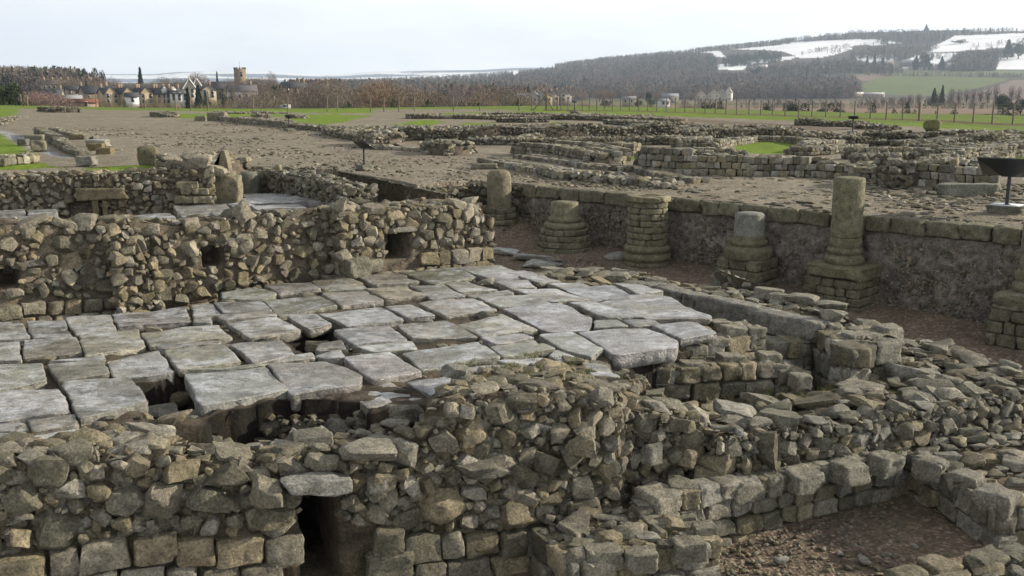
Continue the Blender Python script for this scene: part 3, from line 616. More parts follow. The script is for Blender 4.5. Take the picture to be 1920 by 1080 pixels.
# --- rear wall of the granary (W1) --------------------------------------------------
W1=Wall('rubble_wall','long rubble wall with small square vents behind the flagstone floor','ruined wall',(-3.5,14,.7),b=1.08,warm=.5); W1.md=.03; W1.back=False; W1.pr=.035; W1.mc=np.array((.27,.225,.165))
wp=[V(x,y,LW1) for x,y in [(-150,428),(0,418),(100,420),(205,418),(240,410),(320,422),(420,410),(500,404),(560,404),(600,396),(640,390),(700,394),(760,382),(830,378),(905,378)]]
q0,q1=wp[0][:2],wp[-1][:2]; uq=lambda px: du(px,LW1,q0)
ctp=[V(x,y,LW1) for x,y in [(-150,585),(0,572),(215,556),(225,590),(600,535),(640,478+12),(905,476)]]
vent=lambda x0_,x1_,y0,y1:(uq(x0_),uq(x1_),float(V((x0_+x1_)/2,y1,LW1)[2]),float(V((x0_+x1_)/2,y0,LW1)[2]))
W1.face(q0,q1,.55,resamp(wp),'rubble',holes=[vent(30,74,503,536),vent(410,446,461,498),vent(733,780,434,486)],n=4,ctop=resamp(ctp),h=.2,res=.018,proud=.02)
# proud right-hand length and the small buttress
ofs=np.array([.577,-.817])*.22; L2=((LW1[0][0]+ofs[0],LW1[0][1]+ofs[1]),(LW1[1][0]+ofs[0],LW1[1][1]+ofs[1]))
g0=V(640,500,L2)[:2]; g1=V(922,500,L2)[:2]; gp=[V(x,y,L2) for x,y in [(640,392),(700,396),(760,386),(830,382),(880,382),(905,396),(922,424)]]
vv=(du(735,L2,g0),du(778,L2,g0),float(V(755,484,L2)[2]),float(V(755,436,L2)[2]))
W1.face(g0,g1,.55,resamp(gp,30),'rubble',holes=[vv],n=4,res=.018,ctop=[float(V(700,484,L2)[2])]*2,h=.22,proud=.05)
bck=np.array([-.577,.817])
W1.face(g0+bck*.25,g0,.55,gp[0][2],'rubble',n=4); W1.face(g1,g1+bck*.9,.5,1.7,'rubble',n=4)
# step of blocks at the foot of the proud length
h0=V(225,560,L2)[:2]; h1=V(300,560,L2)[:2]
W1.face(h0,h1,.5,[float(V(230,412,L2)[2]),float(V(262,406,L2)[2]),float(V(295,470,L2)[2]),float(V(300,560,L2)[2])],'rubble',n=4,res=.015)
W1.face(h0+bck*.2,h0,.5,1.8,'rubble',n=4); W1.face(h1,h1+bck*.22,.5,1.5,'rubble',n=4,res=.015)
bb=lambda p,d:(p[0]+bck[0]*d,p[1]+bck[1]*d,p[2])
wt=[tuple(p) for p in wp]
W1.top(wt+[bb(p,.6) for p in wp[::-1]],n=4,res=.022,dens=1.3,zn=.03)
W1.top([tuple(p) for p in gp[:6]]+[bb(p,.3) for p in gp[:6][::-1]],n=4,res=.022,dens=1.2)
W1.face(q1+bck*.6,q0+bck*.6,.6,[p[2] for p in wp[::-1]],'rubble',n=2,res=.04)
for px,py,z,sx,sz in [(755,432,0,.23,.05)]:
    c=V(px,py,L2); stones(W1.ts,[(c[0]-.05,c[1]+.08,c[2]+.01)],[(.24,.12,.045)],rotm(np.array([0.]),np.array([0.]),np.array([.61])),[(.34,.32,.27)],'ashlar',6)
for px,py in [(430,455),(52,498)]:
    c=V(px,py,LW1); stones(W1.ts,[(c[0]-.05,c[1]+.08,c[2]+.02)],[(.2,.13,.04)],rotm(np.array([0.]),np.array([0.]),np.array([.61])),[(.27,.25,.22)],'ashlar',6)
c=V(664,498,L2); stones(W1.ts,[(c[0]+.05,c[1]-.1,c[2]+.0)],[(.19,.17,.13)],rotm(np.array([0.]),np.array([0.]),np.array([.61])),[(.3,.29,.22)],'ashlar',8)
for px,py,sx,sz in [(160,405,.12,.1),(455,388,.1,.12),(360,408,.14,.07),(120,408,.16,.06),(700,380,.15,.08),(860,372,.16,.08),(885,385,.13,.1),(640,378,.12,.1),(55,405,.2,.05),(560,393,.15,.06)]:
    c=V(px,py,LW1 if px<620 else L2); W1.stone(0,0,0,sx,.1,sz,(rng.normal(0,.2),rng.normal(0,.3),.6),n=6,at=(c[0]-.04,c[1]+.07,c[2]-.09),col=(.33,.30,.23))
W1.done(M)
# --- second granary: floor remnants, lintel wall, end wall ---------------------------
F2=thing('flagstone_floor',(-6.2,21,.85),'grey flagstone remnants of the second granary floor seen over the long rubble wall','paved floor')
s2=[[(-60,396),(46,393),(48,399),(-60,404)],[(50,393),(105,390),(108,397),(52,401)],[(-60,408),(105,402),(112,409),(-60,417)],[(325,384),(425,381),(432,388),(330,395)],[(335,398),(395,395),(398,402),(345,410)],[(425,382),(465,378),(478,383),(438,388)],[(455,362),(545,359),(556,366),(460,372)],[(450,373),(560,368),(600,376),(520,380),(452,381)],[(560,366),(590,370),(610,378),(575,377)],[(395,395),(430,392),(440,400),(398,403)],[(470,384),(560,380),(575,388),(480,392)],[(250,404),(320,400),(330,408),(255,414)]]
for s in s2:
    p=np.array([P(x,y,1.1)[:2] for x,y in s]); a=Acc(); poly_slab(a,p,1.1+rng.normal(0,.01),.22,np.array((.29,.28,.26))*rng.uniform(.9,1.1),rng.normal(0,.01,2)); a.build('flagstone',M['slab'],F2,smooth=True)
W2=Wall('rubble_wall','rubble wall with a wide stone lintel over twin dark openings at the left','ruined wall',(-9,22,.8),b=1.1,warm=.5); W2.md=.035; W2.pr=.035; W2.back=False; W2.mc=np.array((.24,.2,.145))
wp=[V(x,y,LW2) for x,y in [(-150,336),(0,330),(80,328),(150,326),(240,324),(330,322),(395,312)]]
q0,q1=wp[0][:2],wp[-1][:2]; uu=lambda px: du(px,LW2,q0)
zz2=lambda px,py: float(V(px,py,LW2)[2])
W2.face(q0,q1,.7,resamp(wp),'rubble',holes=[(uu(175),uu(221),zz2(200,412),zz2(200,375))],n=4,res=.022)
W2.face(q1,q1+np.array([-.3,.9]),.7,zz2(395,312),'rubble',n=3)
nn=np.array([.248,-.969])
def blk(acc,px,py,hx,hy,hz,col,L=LW2,off=0.05,rz=.25,n=6):
    c=V(px,py,L); stones(acc,[(c[0]+nn[0]*off,c[1]+nn[1]*off,c[2])],[(hx,hy,hz)],rotm(np.array([0.]),np.array([0.]),np.array([rz])),[col],'ashlar',n)
sc2=23./1850
a=Acc(); blk(a,193,363,41*sc2,.12,10.5*sc2,(.27,.24,.15),off=.03,n=8); a.build('lintel',M['column'],W2.e,smooth=True)
a=Acc(); blk(a,198,391,4*sc2,.06,17*sc2,(.25,.22,.13)); blk(a,180,389,5*sc2,.06,17*sc2,(.25,.22,.13)); a.build('mullion',M['column'],W2.e,smooth=True)
for row,(y,xs_) in enumerate([(346,(341,352,363)),(358,(349,367,382)),(373,(337,356,372,388))]):
    for x in xs_: blk(W2.ash,x,y,9*sc2,.14,6*sc2*(1.1 if row==2 else 1),tuple(np.array((.32,.29,.2))*rng.uniform(.9,1.1)),off=.02)
W2.top([tuple(p) for p in wp]+[(p[0]-.15,p[1]+.75,p[2]) for p in wp[::-1]],n=4,res=.03,dens=1.2)
for px,py,sx,sz in [(345,308,.3,.12),(370,318,.28,.13),(395,322,.3,.13),(320,300,.25,.1),(360,300,.25,.12)]:
    c=V(px,py,LW2); W2.stone(0,0,0,sx,.2,sz,(.1,.2,.2),n=6,at=(c[0],c[1]+.3,c[2]))
W2.done(M)
WB=Wall('rubble_wall','shadowed rubble end wall of the second granary beside the carved pedestal','ruined wall',(-5.3,24.2,.9),b=1.0,moss=.5)
wp=[V(x,y,LB) for x,y in [(465,320),(500,318),(540,325),(590,335),(640,350)]]
WB.face(wp[0],wp[-1],.7,resamp(wp,20),'rubble',n=4,res=.025); WB.top([tuple(p) for p in wp]+[(p[0]+.6,p[1]+.45,p[2]) for p in wp[::-1]],n=4,res=.03,dens=1.2)
WB.face(wp[0]+np.array([.6,.45,0]),wp[0],.7,wp[0][2],'rubble',n=4,flip=False)
WB.face(wp[-1],wp[-1]+np.array([.7,.5,0]),.7,wp[-1][2],'rubble',n=4)
WB.done(M)
MW=Wall('mossy_wall','smooth dark mossy retaining wall below the small reading panel','retaining wall',(-3.4,24.5,.9),b=.7)
mp=[V(x,y,LM) for x,y in [(628,319),(700,333),(785,353),(830,362)]]
MW.face(mp[0],mp[-1],.3,resamp(mp,10),'none',n=4); MW.mc=np.array((.2,.19,.13)); MW.top([tuple(p) for p in mp]+[(p[0]+.22,p[1]+.15,p[2]) for p in mp[::-1]],stone=False,n=4)
MW.core.build('wall_face',M['mossy'],MW.e,smooth=True)
# carved pedestal between
pd=thing('carved_pedestal',P(420,388,.9),'carved stone pedestal block with a broken curved shaft upright on it','pedestal')
c=P(420,384,1.0); a=Acc(); stones(a,[(c[0],c[1],c[2]+.33)],[(.38,.3,.36)],rotm(np.array([0.]),np.array([0.]),np.array([.1])),[(.31,.28,.19)],'ashlar',10); a.build('block',M['column'],pd,smooth=True)
a=Acc(); 
pr=[(-.32,0),(-.2,.05),(-.1,.15),(-.04,.3),(.0,.5),(.04,.6),(.10,.58),(.14,.4),(.17,.2),(.18,0)]
base=np.array([[c[0]+.02+x,c[1]+yy,c[2]+.68+z] for yy in (-.14,.16) for x,z in pr]); n_=len(pr)
i=np.arange(n_);j=(i+1)%n_
a.add(base,np.stack([i,i+n_,j+n_,j],1),(.32,.29,.21)); 
for k in range(1,n_-1): a.add(base[[0,k,k+1]],[[0,1,2]],(.32,.29,.21)); a.add(base[[n_,n_+k+1,n_+k]],[[0,1,2]],(.32,.29,.21))
a.build('broken_shaft',M['column'],pd)
o=thing('column_stump',P(468,330,1.5),'worn grey-green column stump at the corner of the second granary','column'); a=Acc(); a.lathe(P(468,334,1.4),[(.0,.16),(.2,.16),(.25,.12),(.26,.0),(.26,-.5)],24,(.24,.24,.19),wob=.04); a.build('drum',M['mossy'],o,smooth=True)

# --- retaining wall with coping --------------------------------------------------------
RW=thing('retaining_wall',(4,19,0),'long shaded retaining wall with dressed coping blocks behind the columns','retaining wall')
d=np.array(LRW[1])-np.array(LRW[0]); LL=np.linalg.norm(d); d/=LL; nrm=np.array([d[1],-d[0]]); 
e0=np.array(LRW[0])-d*.1; e1=np.array(LRW[1])+d*5.5; LL=np.linalg.norm(e1-e0)
topz=lambda u: np.interp(u,[0,9,12,18],[1.47,1.5,1.52,1.55])
g_=.05; nu=int(LL/g_); nv=36; U_=np.linspace(0,LL,nu); T_=np.linspace(0,1,nv); zb=-.5
Z=zb+(topz(U_)-.26-zb)[None]*T_[:,None]
dn=noise2((nv,nu),g_,.3)*.025+noise2((nv,nu),g_,.1)*.024+rng.normal(0,.012,(nv,nu))+.12*(1-T_)[:,None]**2
v=np.stack([e0[0]+d[0]*U_[None]+nrm[0]*dn,e0[1]+d[1]*U_[None]+nrm[1]*dn,Z],-1)
aa=np.arange(nv-1)[:,None]*nu+np.arange(nu-1)[None]; Qd=np.stack([aa,aa+1,aa+nu+1,aa+nu],-1).reshape(-1,4)
cm=np.clip(np.array((.31,.27,.235))*(1+.18*noise2((nv,nu),g_,.25)+.1*noise2((nv,nu),g_,.06))[...,None],.03,.5)
mesh('rough_face',v.reshape(-1,3),Qd,M['render'],RW,cm.reshape(-1,3),smooth=True)
a=Acc(); cx=e0+d*LL/2-nrm*.22; a.box((cx[0],cx[1],.45),(LL/2,.18,.9),rotm(np.array([0.]),np.array([0.]),np.array([math.atan2(d[1],d[0])]))[0],(.17,.14,.11)); 
N=9000; uu_=rng.uniform(0,LL,N); tt=rng.uniform(0,1,N); zz_=-.3+tt*(topz(uu_)-.3+.25); off=.12*(1-tt)**2+rng.uniform(-.02,.01,N); sz=rng.uniform(.008,.024,N)
stones(a,np.stack([e0[0]+d[0]*uu_+nrm[0]*off,e0[1]+d[1]*uu_+nrm[1]*off,zz_],1),np.stack([sz*1.3,sz,sz],1),rotm(rng.normal(0,.3,N),rng.normal(0,.5,N),rng.uniform(-1.2,0,N)),scol(N,0,1.05),'rubble',2)
a.build('core_stones',M['stone'],RW,smooth=True)
u=0;a_=math.atan2(d[1],d[0]); k=0
while u<LL:
    w=rng.uniform(.42,.72) if k else .38; zt=float(topz(u)); a=Acc(); c=e0+d*(u+w/2)-nrm*.12
    stones(a,[(c[0],c[1],zt-.12+rng.normal(0,.006))],[(w/2-.006,.19,.13 if k else .15)],rotm(np.array([rng.normal(0,.01)]),np.array([rng.normal(0,.01)]),np.array([a_+rng.normal(0,.015)])),[tuple(np.array((.27,.25,.17))*rng.uniform(.85,1.1))],'ashlar',9)
    a.build('coping_block',M['mossy'] if rng.random()<.5 else M['column'],RW,smooth=True); u+=w;k+=1
RT=Wall('rubble_wall','dark rough end of the upper terrace behind the round-topped column','retaining wall',(-.6,23.5,.4),b=.7,moss=.5)
for q0_,q1_ in (((-2.25,22.5),(-1.0,23.55)),((-1.0,23.55),(-.12,23.38)),((-.12,23.38),(.42,22.85))): RT.face(q0_,q1_,.3,[1.45,1.42],'rubble',n=4,res=.025)
RT.done(M)
# --- columns ---------------------------------------------------------------------------
def gz(y): return float(np.clip(.07*(y-16.5),-.3,.48))
def colpos(px,pyb,z=None):
    y=14.
    for _ in range(40):
        p=P(px,pyb,gz(y)); y=.5*y+.5*p[1]
    return P(px,pyb,gz(y))
def ring_courses(acc,c,r0,r1,z0,z1,n,k,col=(.28,.26,.17),m=4,sp=0):
    h=(z1-z0)/n
    for i in range(n):
        r=r0+(r1-r0)*i/max(1,n-1); kk=k+rng.integers(0,2); off=rng.uniform(0,6)
        th=off+np.arange(kk)/kk*2*math.pi+rng.normal(0,.05,kk); N=kk; w=math.pi*r/kk
        C=np.stack([c[0]+(r-.1)*np.cos(th),c[1]+(r-.1)*np.sin(th),np.full(N,z0+h*(i+.5))],1)
        stones(acc,C,np.stack([np.full(N,.11),np.full(N,w*1.0),np.full(N,h*.5-.003)],1),rotm(np.zeros(N),rng.normal(0,.02,N),th),np.clip(np.array(col)*rng.normal(1,.1,(N,1)),.05,.5),'ashlar',m)
def sq_courses(acc,c,hx,hy,z0,z1,n,rz,col=(.26,.24,.16),taper=0,m=5):
    R0=rotm(np.array([0.]),np.array([0.]),np.array([rz]))[0]; h=(z1-z0)/n
    acc.box((c[0],c[1],(z0+z1)/2),(hx-.06,hy-.06,(z1-z0)/2-.01),R0,(.12,.1,.08))
    for i in range(n):
        t=taper*(n-1-i)/max(1,n-1); X_,Y_=hx+t,hy+t; zc=z0+h*(i+.5)
        for sgn in (-1,1):
            for ax in (0,1):
                Lx=X_ if ax==0 else Y_; u=-Lx
                while u<Lx-.02:
                    w=min(rng.uniform(.16,.38),Lx-u)
                    if w<.04: break
                    lc=(u+w/2,sgn*(Y_-.1),0) if ax==0 else (sgn*(X_-.1),u+w/2,0); hh=(w/2-.005,.1,h/2-.004) if ax==0 else (.1,w/2-.005,h/2-.004)
                    p=R0@np.array(lc)+np.array([c[0],c[1],zc]); stones(acc,[p],[hh],(R0@rotm(rng.normal(0,.02,1),rng.normal(0,.02,1),rng.normal(0,.04,1))[0])[None],[tuple(np.array(col)*rng.uniform(.75,1.15))],'ashlar',m); u+=w
torus=lambda r,z0,z1,bulge: [(r-bulge,z0),(r-bulge*.3,z0+(z1-z0)*.15),(r,z0+(z1-z0)*.5),(r-bulge*.3,z1-(z1-z0)*.15),(r-bulge,z1)]
rzc=math.atan2(d[1],d[0])
grp=None
# tall column
def zz_at(c,py): # height above ground origin of pixel row at column distance
    y=c[1]; 
    tanv=math.tan(PT+math.atan((py-540)/F)); return CZ-y*tanv
c=colpos(1578,562); o=thing('roman_column',c,'tallest greenish sandstone column shaft on its moulded base and pier','column')
s_=c[1]*.98/F+.7/F; zz=lambda py: zz_at(c,py)
a=Acc(); sq_courses(a,c,.50,.42,c[2]-.15,zz(517),4,rzc,taper=.05); a.build('pier',M['stone'],o,smooth=True)
a=Acc(); stones(a,[(c[0],c[1],(zz(517)+zz(492))/2)],[(.51,.47,(zz(492)-zz(517))/2)],rotm(np.array([0.]),np.array([0.]),np.array([rzc])),[(.27,.245,.15)],'ashlar',12); a.build('plinth_slab',M['mossy'],o,smooth=True)
pr=[(0,zz(496)-c[2])]+[(r,z) for r,z in torus(.335,zz(496)-c[2],zz(476)-c[2],.06)]+torus(.31,zz(475)-c[2],zz(462)-c[2],.05)+[(.27,zz(461)-c[2]),(.268,zz(444)-c[2]),(0,zz(444)-c[2])]
a=Acc(); a.lathe(c,pr,48,(.27,.25,.16),wob=.006); a.build('moulded_base',M['column'],o,smooth=True)
pr=[(.258,zz(443)-c[2]),(.262,zz(440)-c[2])]+[(.262+.003*math.sin(i),zz(440)-c[2]+(zz(336)-zz(440))*i/14) for i in range(1,14)]+[(.262,zz(336)-c[2]),(.252,zz(333)-c[2]),(.2,zz(332)-c[2]),(0,zz(332)-c[2])]
a=Acc(); a.lathe(c,pr,48,(.28,.265,.165),wob=.006); a.build('shaft',M['column'],o,smooth=True)
# short lichened column
c=colpos(1400,527); zz=lambda py: zz_at(c,py); o=thing('roman_column',c,'short grey-topped column stump between the brick-like drum and the tallest column','column')
a=Acc(); sq_courses(a,c,.42,.38,c[2]-.15,zz(482),3,rzc,taper=.06); a.build('pier',M['stone'],o,smooth=True)
a=Acc(); pr=[(0,zz(484)-c[2]),(.42,zz(484)-c[2]),(.44,zz(480)-c[2]),(.44,zz(466)-c[2]),(.41,zz(461)-c[2]),(.33,zz(460)-c[2])]+torus(.35,zz(459)-c[2],zz(448)-c[2],.04)+[(.29,zz(446)-c[2]),(.29,zz(440)-c[2]),(0,zz(440)-c[2])]
a.lathe(c,pr,40,(.26,.235,.15),wob=.012); a.build('moulded_base',M['mossy'],o,smooth=True)
a=Acc(); a.lathe(c,[(.275,zz(441)-c[2]),(.28,zz(430)-c[2]),(.272,zz(415)-c[2]),(.27,zz(402)-c[2]),(.24,zz(399)-c[2]),(0,zz(398)-c[2])],40,(.33,.33,.29),wob=.012); a.build('shaft',M['stone'],o,smooth=True)
# drum of thin courses
c=colpos(1212,493); zz=lambda py: zz_at(c,py); o=thing('roman_column',c,'round drum built of thin stone courses like bricks on a double rolled base','column')
a=Acc(); a.lathe(c,[(0,.0),(.45,-.05),(.46,.03)]+torus(.49,zz(487)-c[2],zz(472)-c[2],.06)+torus(.47,zz(471)-c[2],zz(458)-c[2],.06)+[(.38,zz(456)-c[2]),(0,zz(456)-c[2])],40,(.27,.25,.16),wob=.01); a.build('rolled_base',M['mossy'],o,smooth=True)
a=Acc(); ring_courses(a,c,.385,.37,zz(457),zz(376),7,10); a.lathe(c,[(.3,zz(457)-c[2]),(.3,zz(368)-c[2]),(0,zz(367)-c[2])],24,(.13,.11,.08)); a.build('thin_courses',M['column'],o,smooth=True)
a=Acc(); ring_courses(a,c,.41,.40,zz(377),zz(366),1,7,col=(.33,.30,.19)); a.build('cap_course',M['stone'],o,smooth=True)
# stepped base
c=colpos(1058,462); zz=lambda py: zz_at(c,py); o=thing('roman_column',c,'squat column base rising from stepped curving courses, second from the far end','column')
a=Acc(); ring_courses(a,c,.62,.5,c[2]-.1,zz(427),4,12,m=5,col=(.27,.25,.17)); a.lathe(c,[(.5,-.1),(.42,zz(425)-c[2]),(0,zz(425)-c[2])],24,(.13,.11,.08)); a.build('stepped_courses',M['stone'],o,smooth=True)
a=Acc(); a.lathe(c,[(.44,zz(428)-c[2])]+torus(.46,zz(428)-c[2],zz(416)-c[2],.05)+torus(.37,zz(415)-c[2],zz(406)-c[2],.04)+[(.31,zz(405)-c[2]),(.305,zz(382)-c[2]),(.28,zz(378)-c[2]),(0,zz(378)-c[2])],40,(.3,.275,.18),wob=.01); a.build('moulded_base',M['column'],o,smooth=True)
# far round-topped column
c=colpos(936,432); zz=lambda py: zz_at(c,py); o=thing('roman_column',c,'round-topped weathered column just right of the long rubble wall','column')
a=Acc(); ring_courses(a,c,.52,.36,c[2]-.1,zz(388),5,11,m=4,col=(.24,.22,.15)); a.lathe(c,[(.4,-.1),(.33,zz(388)-c[2]),(0,zz(388)-c[2])],24,(.13,.11,.08)); a.build('stepped_courses',M['mossy'],o,smooth=True)
a=Acc(); a.lathe(c,[(.275,zz(390)-c[2]),(.28,zz(375)-c[2]),(.275,zz(373)-c[2]),(.28,zz(360)-c[2]),(.282,zz(345)-c[2]),(.275,zz(330)-c[2]),(.25,zz(323)-c[2]),(.17,zz(319)-c[2]),(0,zz(318)-c[2])],36,(.3,.265,.18),wob=.02); a.build('shaft',M['column'],o,smooth=True)
# low stub
c=P(820,372,.9); o=thing('column_stub',c,'low round stub of stacked stone courses in front of the retaining wall end','column')
zz=lambda py: zz_at(c,py); a=Acc(); ring_courses(a,c,.36,.33,.5,zz(337),6,8,m=4); a.lathe((c[0],c[1],0),[(.28,.5),(.28,zz(336)),(0,zz(336))],20,(.25,.23,.17)); a.build('stacked_courses',M['stone'],o,smooth=True)
# right-edge column
c=colpos(1928,645); zz=lambda py: zz_at(c,py); o=thing('roman_column',c,'column cut off by the right edge on a broad rolled base','column')
a=Acc(); sq_courses(a,c,.46,.42,c[2]-.2,zz(578),4,rzc,taper=.05); a.build('pier',M['mossy'],o,smooth=True)
a=Acc(); stones(a,[(c[0],c[1],(zz(580)+zz(548))/2)],[(.46,.46,(zz(548)-zz(580))/2)],rotm(np.array([0.]),np.array([0.]),np.array([rzc])),[(.31,.29,.2)],'ashlar',12); a.build('plinth_slab',M['column'],o,smooth=True)
a=Acc(); a.lathe(c,torus(.31,zz(550)-c[2],zz(528)-c[2],.05)+torus(.29,zz(527)-c[2],zz(508)-c[2],.04)+[(.24,zz(505)-c[2]),(0,zz(505)-c[2])],40,(.3,.28,.18),wob=.006); a.build('moulded_base',M['column'],o,smooth=True)
a=Acc(); a.lathe(c,[(.235,zz(506)-c[2]),(.235,zz(450)-c[2]),(.232,zz(402)-c[2]),(0,zz(401)-c[2])],40,(.29,.275,.2),wob=.006); a.build('shaft',M['column'],o,smooth=True)
# flat stones lying in the lower gravel
for px,py,sx,sy,lab in [(945,474,.42,.22,'flat grey paving stone in the gravel, nearest the long rubble wall end'),(1010,488,.45,.2,'long flat paving stone in the gravel, middle one of three'),(1015,500,.4,.22,'mossy flat paving stone next to the far floor edge'),(1160,485,.3,.16,'small flat stone beside the rolled base of the round drum')]:
    c=colpos(px,py); a=Acc(); stones(a,[(c[0],c[1],c[2]+.03)],[(sx,sy,.07)],rotm(np.array([0.]),np.array([0.]),np.array([-.35])),[(.27,.26,.22)],'rubble',7); tag(a.build('paving_stone',M['slab'],smooth=True),lab,'stone')
# ================= TERRAIN =================
az_of=lambda px:(px-960)/F/1.0204     # tan(azimuth) of a photo column at horizon height
def lerp(px,pts):
    xs,ys=zip(*pts); return np.interp(px,xs,ys)
def zpx(px,py,dist):
    px=np.asarray(px,float);py=np.asarray(py,float); u=-(py-540)/F; dx=(px-960)/F; dy=cP+u*sP; dz=-sP+u*cP
    return CZ+dz/np.hypot(dx,dy)*dist
KN=[ # distance, row of the ground there as a function of photo column
 (300, None),
 (430,[(-600,196),(0,196),(620,199),(760,207),(960,210),(1920,211),(2600,211)]),
 (650,[(-600,192),(0,190),(300,188),(620,188),(800,195),(1000,201),(1920,203),(2600,203)]),
 (900,[(-600,166),(0,160),(150,162),(260,172),(420,176),(640,180),(800,186),(1000,192),(1920,197),(2600,197)]),
 (1250,[(-600,168),(0,166),(640,174),(800,179),(960,183),(1100,186),(1300,188),(1920,186),(2600,186)]),
 (1500,[(-600,168),(640,171),(900,174),(1050,177),(1250,181),(1600,178),(1920,179),(2600,179)]),
 (2000,[(-600,166),(640,167),(900,163),(1100,157),(1350,152),(1600,143),(1920,141),(2600,140)]),
 (2300,[(-600,165),(640,164),(900,157),(1100,145),(1350,136),(1600,131),(1920,131),(2600,130)]),
 (3100,[(-600,162),(640,159),(880,149),(1000,138),(1100,124),(1200,114),(1350,96),(1480,84),(1600,80),(1750,72),(1920,64),(2600,58)]),
 (3600,[(-600,161),(640,157),(880,147),(960,139),(1060,125),(1150,112),(1240,104),(1340,94),(1450,84),(1540,66),(1600,61),(1750,57),(1920,54),(2600,50)]),
 (4300,[(-600,161),(640,156),(880,152),(1060,140),(1340,120),(1600,90),(1920,80),(2600,70)]),
 (5600,[(-600,158),(300,154),(640,151),(760,147),(960,143),(1060,140),(1600,110),(2600,95)]),
 (7800,[(-600,140),(290,139),(330,135),(440,133),(500,134),(600,140),(640,139),(710,133),(790,132),(900,131),(960,127),(1100,125),(2600,115)]),
 (9000,[(-600,150),(2600,150)])]
def site_z(X,Y):
    z=np.full(np.shape(X),1.5)
    low=inpoly(X,Y,LOW)
    zl_=np.clip(.07*(Y-16.5),-.35,.48)
    g2=inpoly(X,Y,[(-30,13),(-7,12.2),(-.9,16.7),(-4,21.8),(-6.8,26.2),(-7.6,27.8),(-6.75,22.5),(-11,21.4),(-30,20.9)])
    zl_=np.where(g2,.85,zl_)
    slump=np.exp(-((X+.6)**2+(Y-23.3)**2)/1.2); zl_=zl_+slump*.5
    return np.where(low,zl_,z)
def terrain_z(X,Y):
    X=np.asarray(X,float);Y=np.asarray(Y,float)
    dist=np.hypot(X,Y); px=960+F*1.0204*X/np.maximum(Y,1e-3); px=np.clip(px,-600,2600)
    z=site_z(X,Y)
    edge=np.interp(px,[-600,0,250,700,1020,1300,1600,1920,2600],[130,132,118,112,112,104,92,80,66])
    # gentle site relief far from camera
    z=z+np.where(dist>50,.15*np.sin(X*.09+1)*np.sin(Y*.07),0)*np.clip((dist-50)/30,0,1)
    ds=[0]+[k[0] for k in KN]; zs=[None]
    prev=np.full(np.shape(px),-9.0); prevd=300.
    base300=np.full(np.shape(px),-9.0)
    t=np.clip((dist-edge)/(np.maximum(190-edge,40)),0,1); t=t*t*(3-2*t); out=z*(1-t)+base300*t
    for dd,pts in KN[1:]:
        cur=zpx(px,lerp(px,pts),dd); m=(dist>prevd)
        s=np.clip((dist-prevd)/(dd-prevd),0,1); out=np.where(m,prev*(1-s)+cur*s,out); prev=cur;prevd=dd
    return out
def pl(pts,z=1.5): return [tuple(P(x,y,z)[:2]) for x,y in pts]
G_UP=[pl(q) for q in (
 [(-200,305),(0,300),(62,298),(68,290),(0,250),(-200,250)],[(-200,322),(0,319),(120,312),(60,302),(-200,310)],[(110,323),(150,315),(200,310),(270,309),(300,313),(285,320),(200,330),(110,330)],
 [(-200,232),(0,228),(25,222),(40,205),(0,203),(-200,203)],[(-200,202),(130,199),(260,202),(330,207),(480,211),(700,213),(700,190),(-200,175)],
 [(320,224),(400,226),(560,218),(600,238),(560,236),(640,230),(700,216),(320,214)],[(530,218),(640,213),(625,232),(590,237),(548,228)],
 [(735,233),(795,223),(835,226),(800,237)],[(860,236),(870,228),(925,228),(915,236)],[(1030,231),(1035,226),(1066,226),(1066,231)],
 [(1163,301),(1168,289),(1200,288),(1196,297)],[(1365,287),(1385,274),(1420,267),(1480,268),(1520,273),(1515,280),(1480,288),(1400,287)],
 [(1280,243),(1310,237),(1310,244),(1280,245)],[(1875,297),(1925,288),(2000,290),(2000,308),(1900,311)],
 [(930,212),(1100,211),(1300,217),(1500,226),(1700,237),(1920,247),(2100,256),(2100,239),(1920,231),(1600,216),(1300,206),(1000,207)],
 [(1620,270),(1700,263),(1710,271),(1640,274)],[(1625,281),(1670,279),(1700,283),(1640,285)],[(700,216),(930,209),(930,212),(760,216)])]
PATH=[pl(q) for q in ([(1000,213),(1240,221),(1400,236),(1560,246),(1600,243),(1480,232),(1300,221),(1150,213)],)]
FENCEPATH=pl([(1020,208.5),(1240,210),(1500,218),(1700,227),(1920,237),(2100,247),(2100,241),(1920,234),(1700,224),(1500,216),(1240,209),(1020,207)])
SNOWY=[pl(q) for q in ([(0,246),(20,247),(75,272),(140,300),(110,296),(0,252)],[(1160,313),(1175,313),(1235,330),(1225,333)])]
# fields on the far hillside, as photo outlines laid on that terrain
SNOW=[[(1297,94),(1413,82),(1470,80),(1560,75),(1647,73),(1640,82),(1592,87),(1600,91),(1570,101),(1540,108),(1500,109),(1467,96),(1440,94),(1355,92),(1340,99),(1305,98)],[(1336,98),(1350,96),(1362,108),(1340,106)],[(1345,121),(1420,112),(1480,106),(1500,104),(1480,112),(1410,120),(1392,132),(1345,130)],
 [(1720,97),(1765,80),(1790,67),(1920,62),(2200,60),(2200,80),(1890,88),(1800,96),(1760,98)],[(1600,102),(1682,103),(1684,112),(1640,118),(1608,112)],[(1697,112),(1720,103),(1795,98),(1780,112),(1755,120),(1700,118)],[(1873,101),(2200,96),(2200,131),(1858,131)],
 [(1032,124),(1080,118),(1120,113),(1180,108),(1181,110),(1100,122),(1060,126)],[(960,134),(972,131),(973,142),(962,142)],[(1180,131),(1195,129),(1195,131)],[(1075,156),(1120,153),(1120,157),(1078,158)],[(840,146),(880,143),(882,146),(842,148)],[(1610,82),(1650,74),(1690,80),(1640,86)],[(1820,52),(1920,49),(2200,46),(2200,54),(1920,58),(1820,59)]]
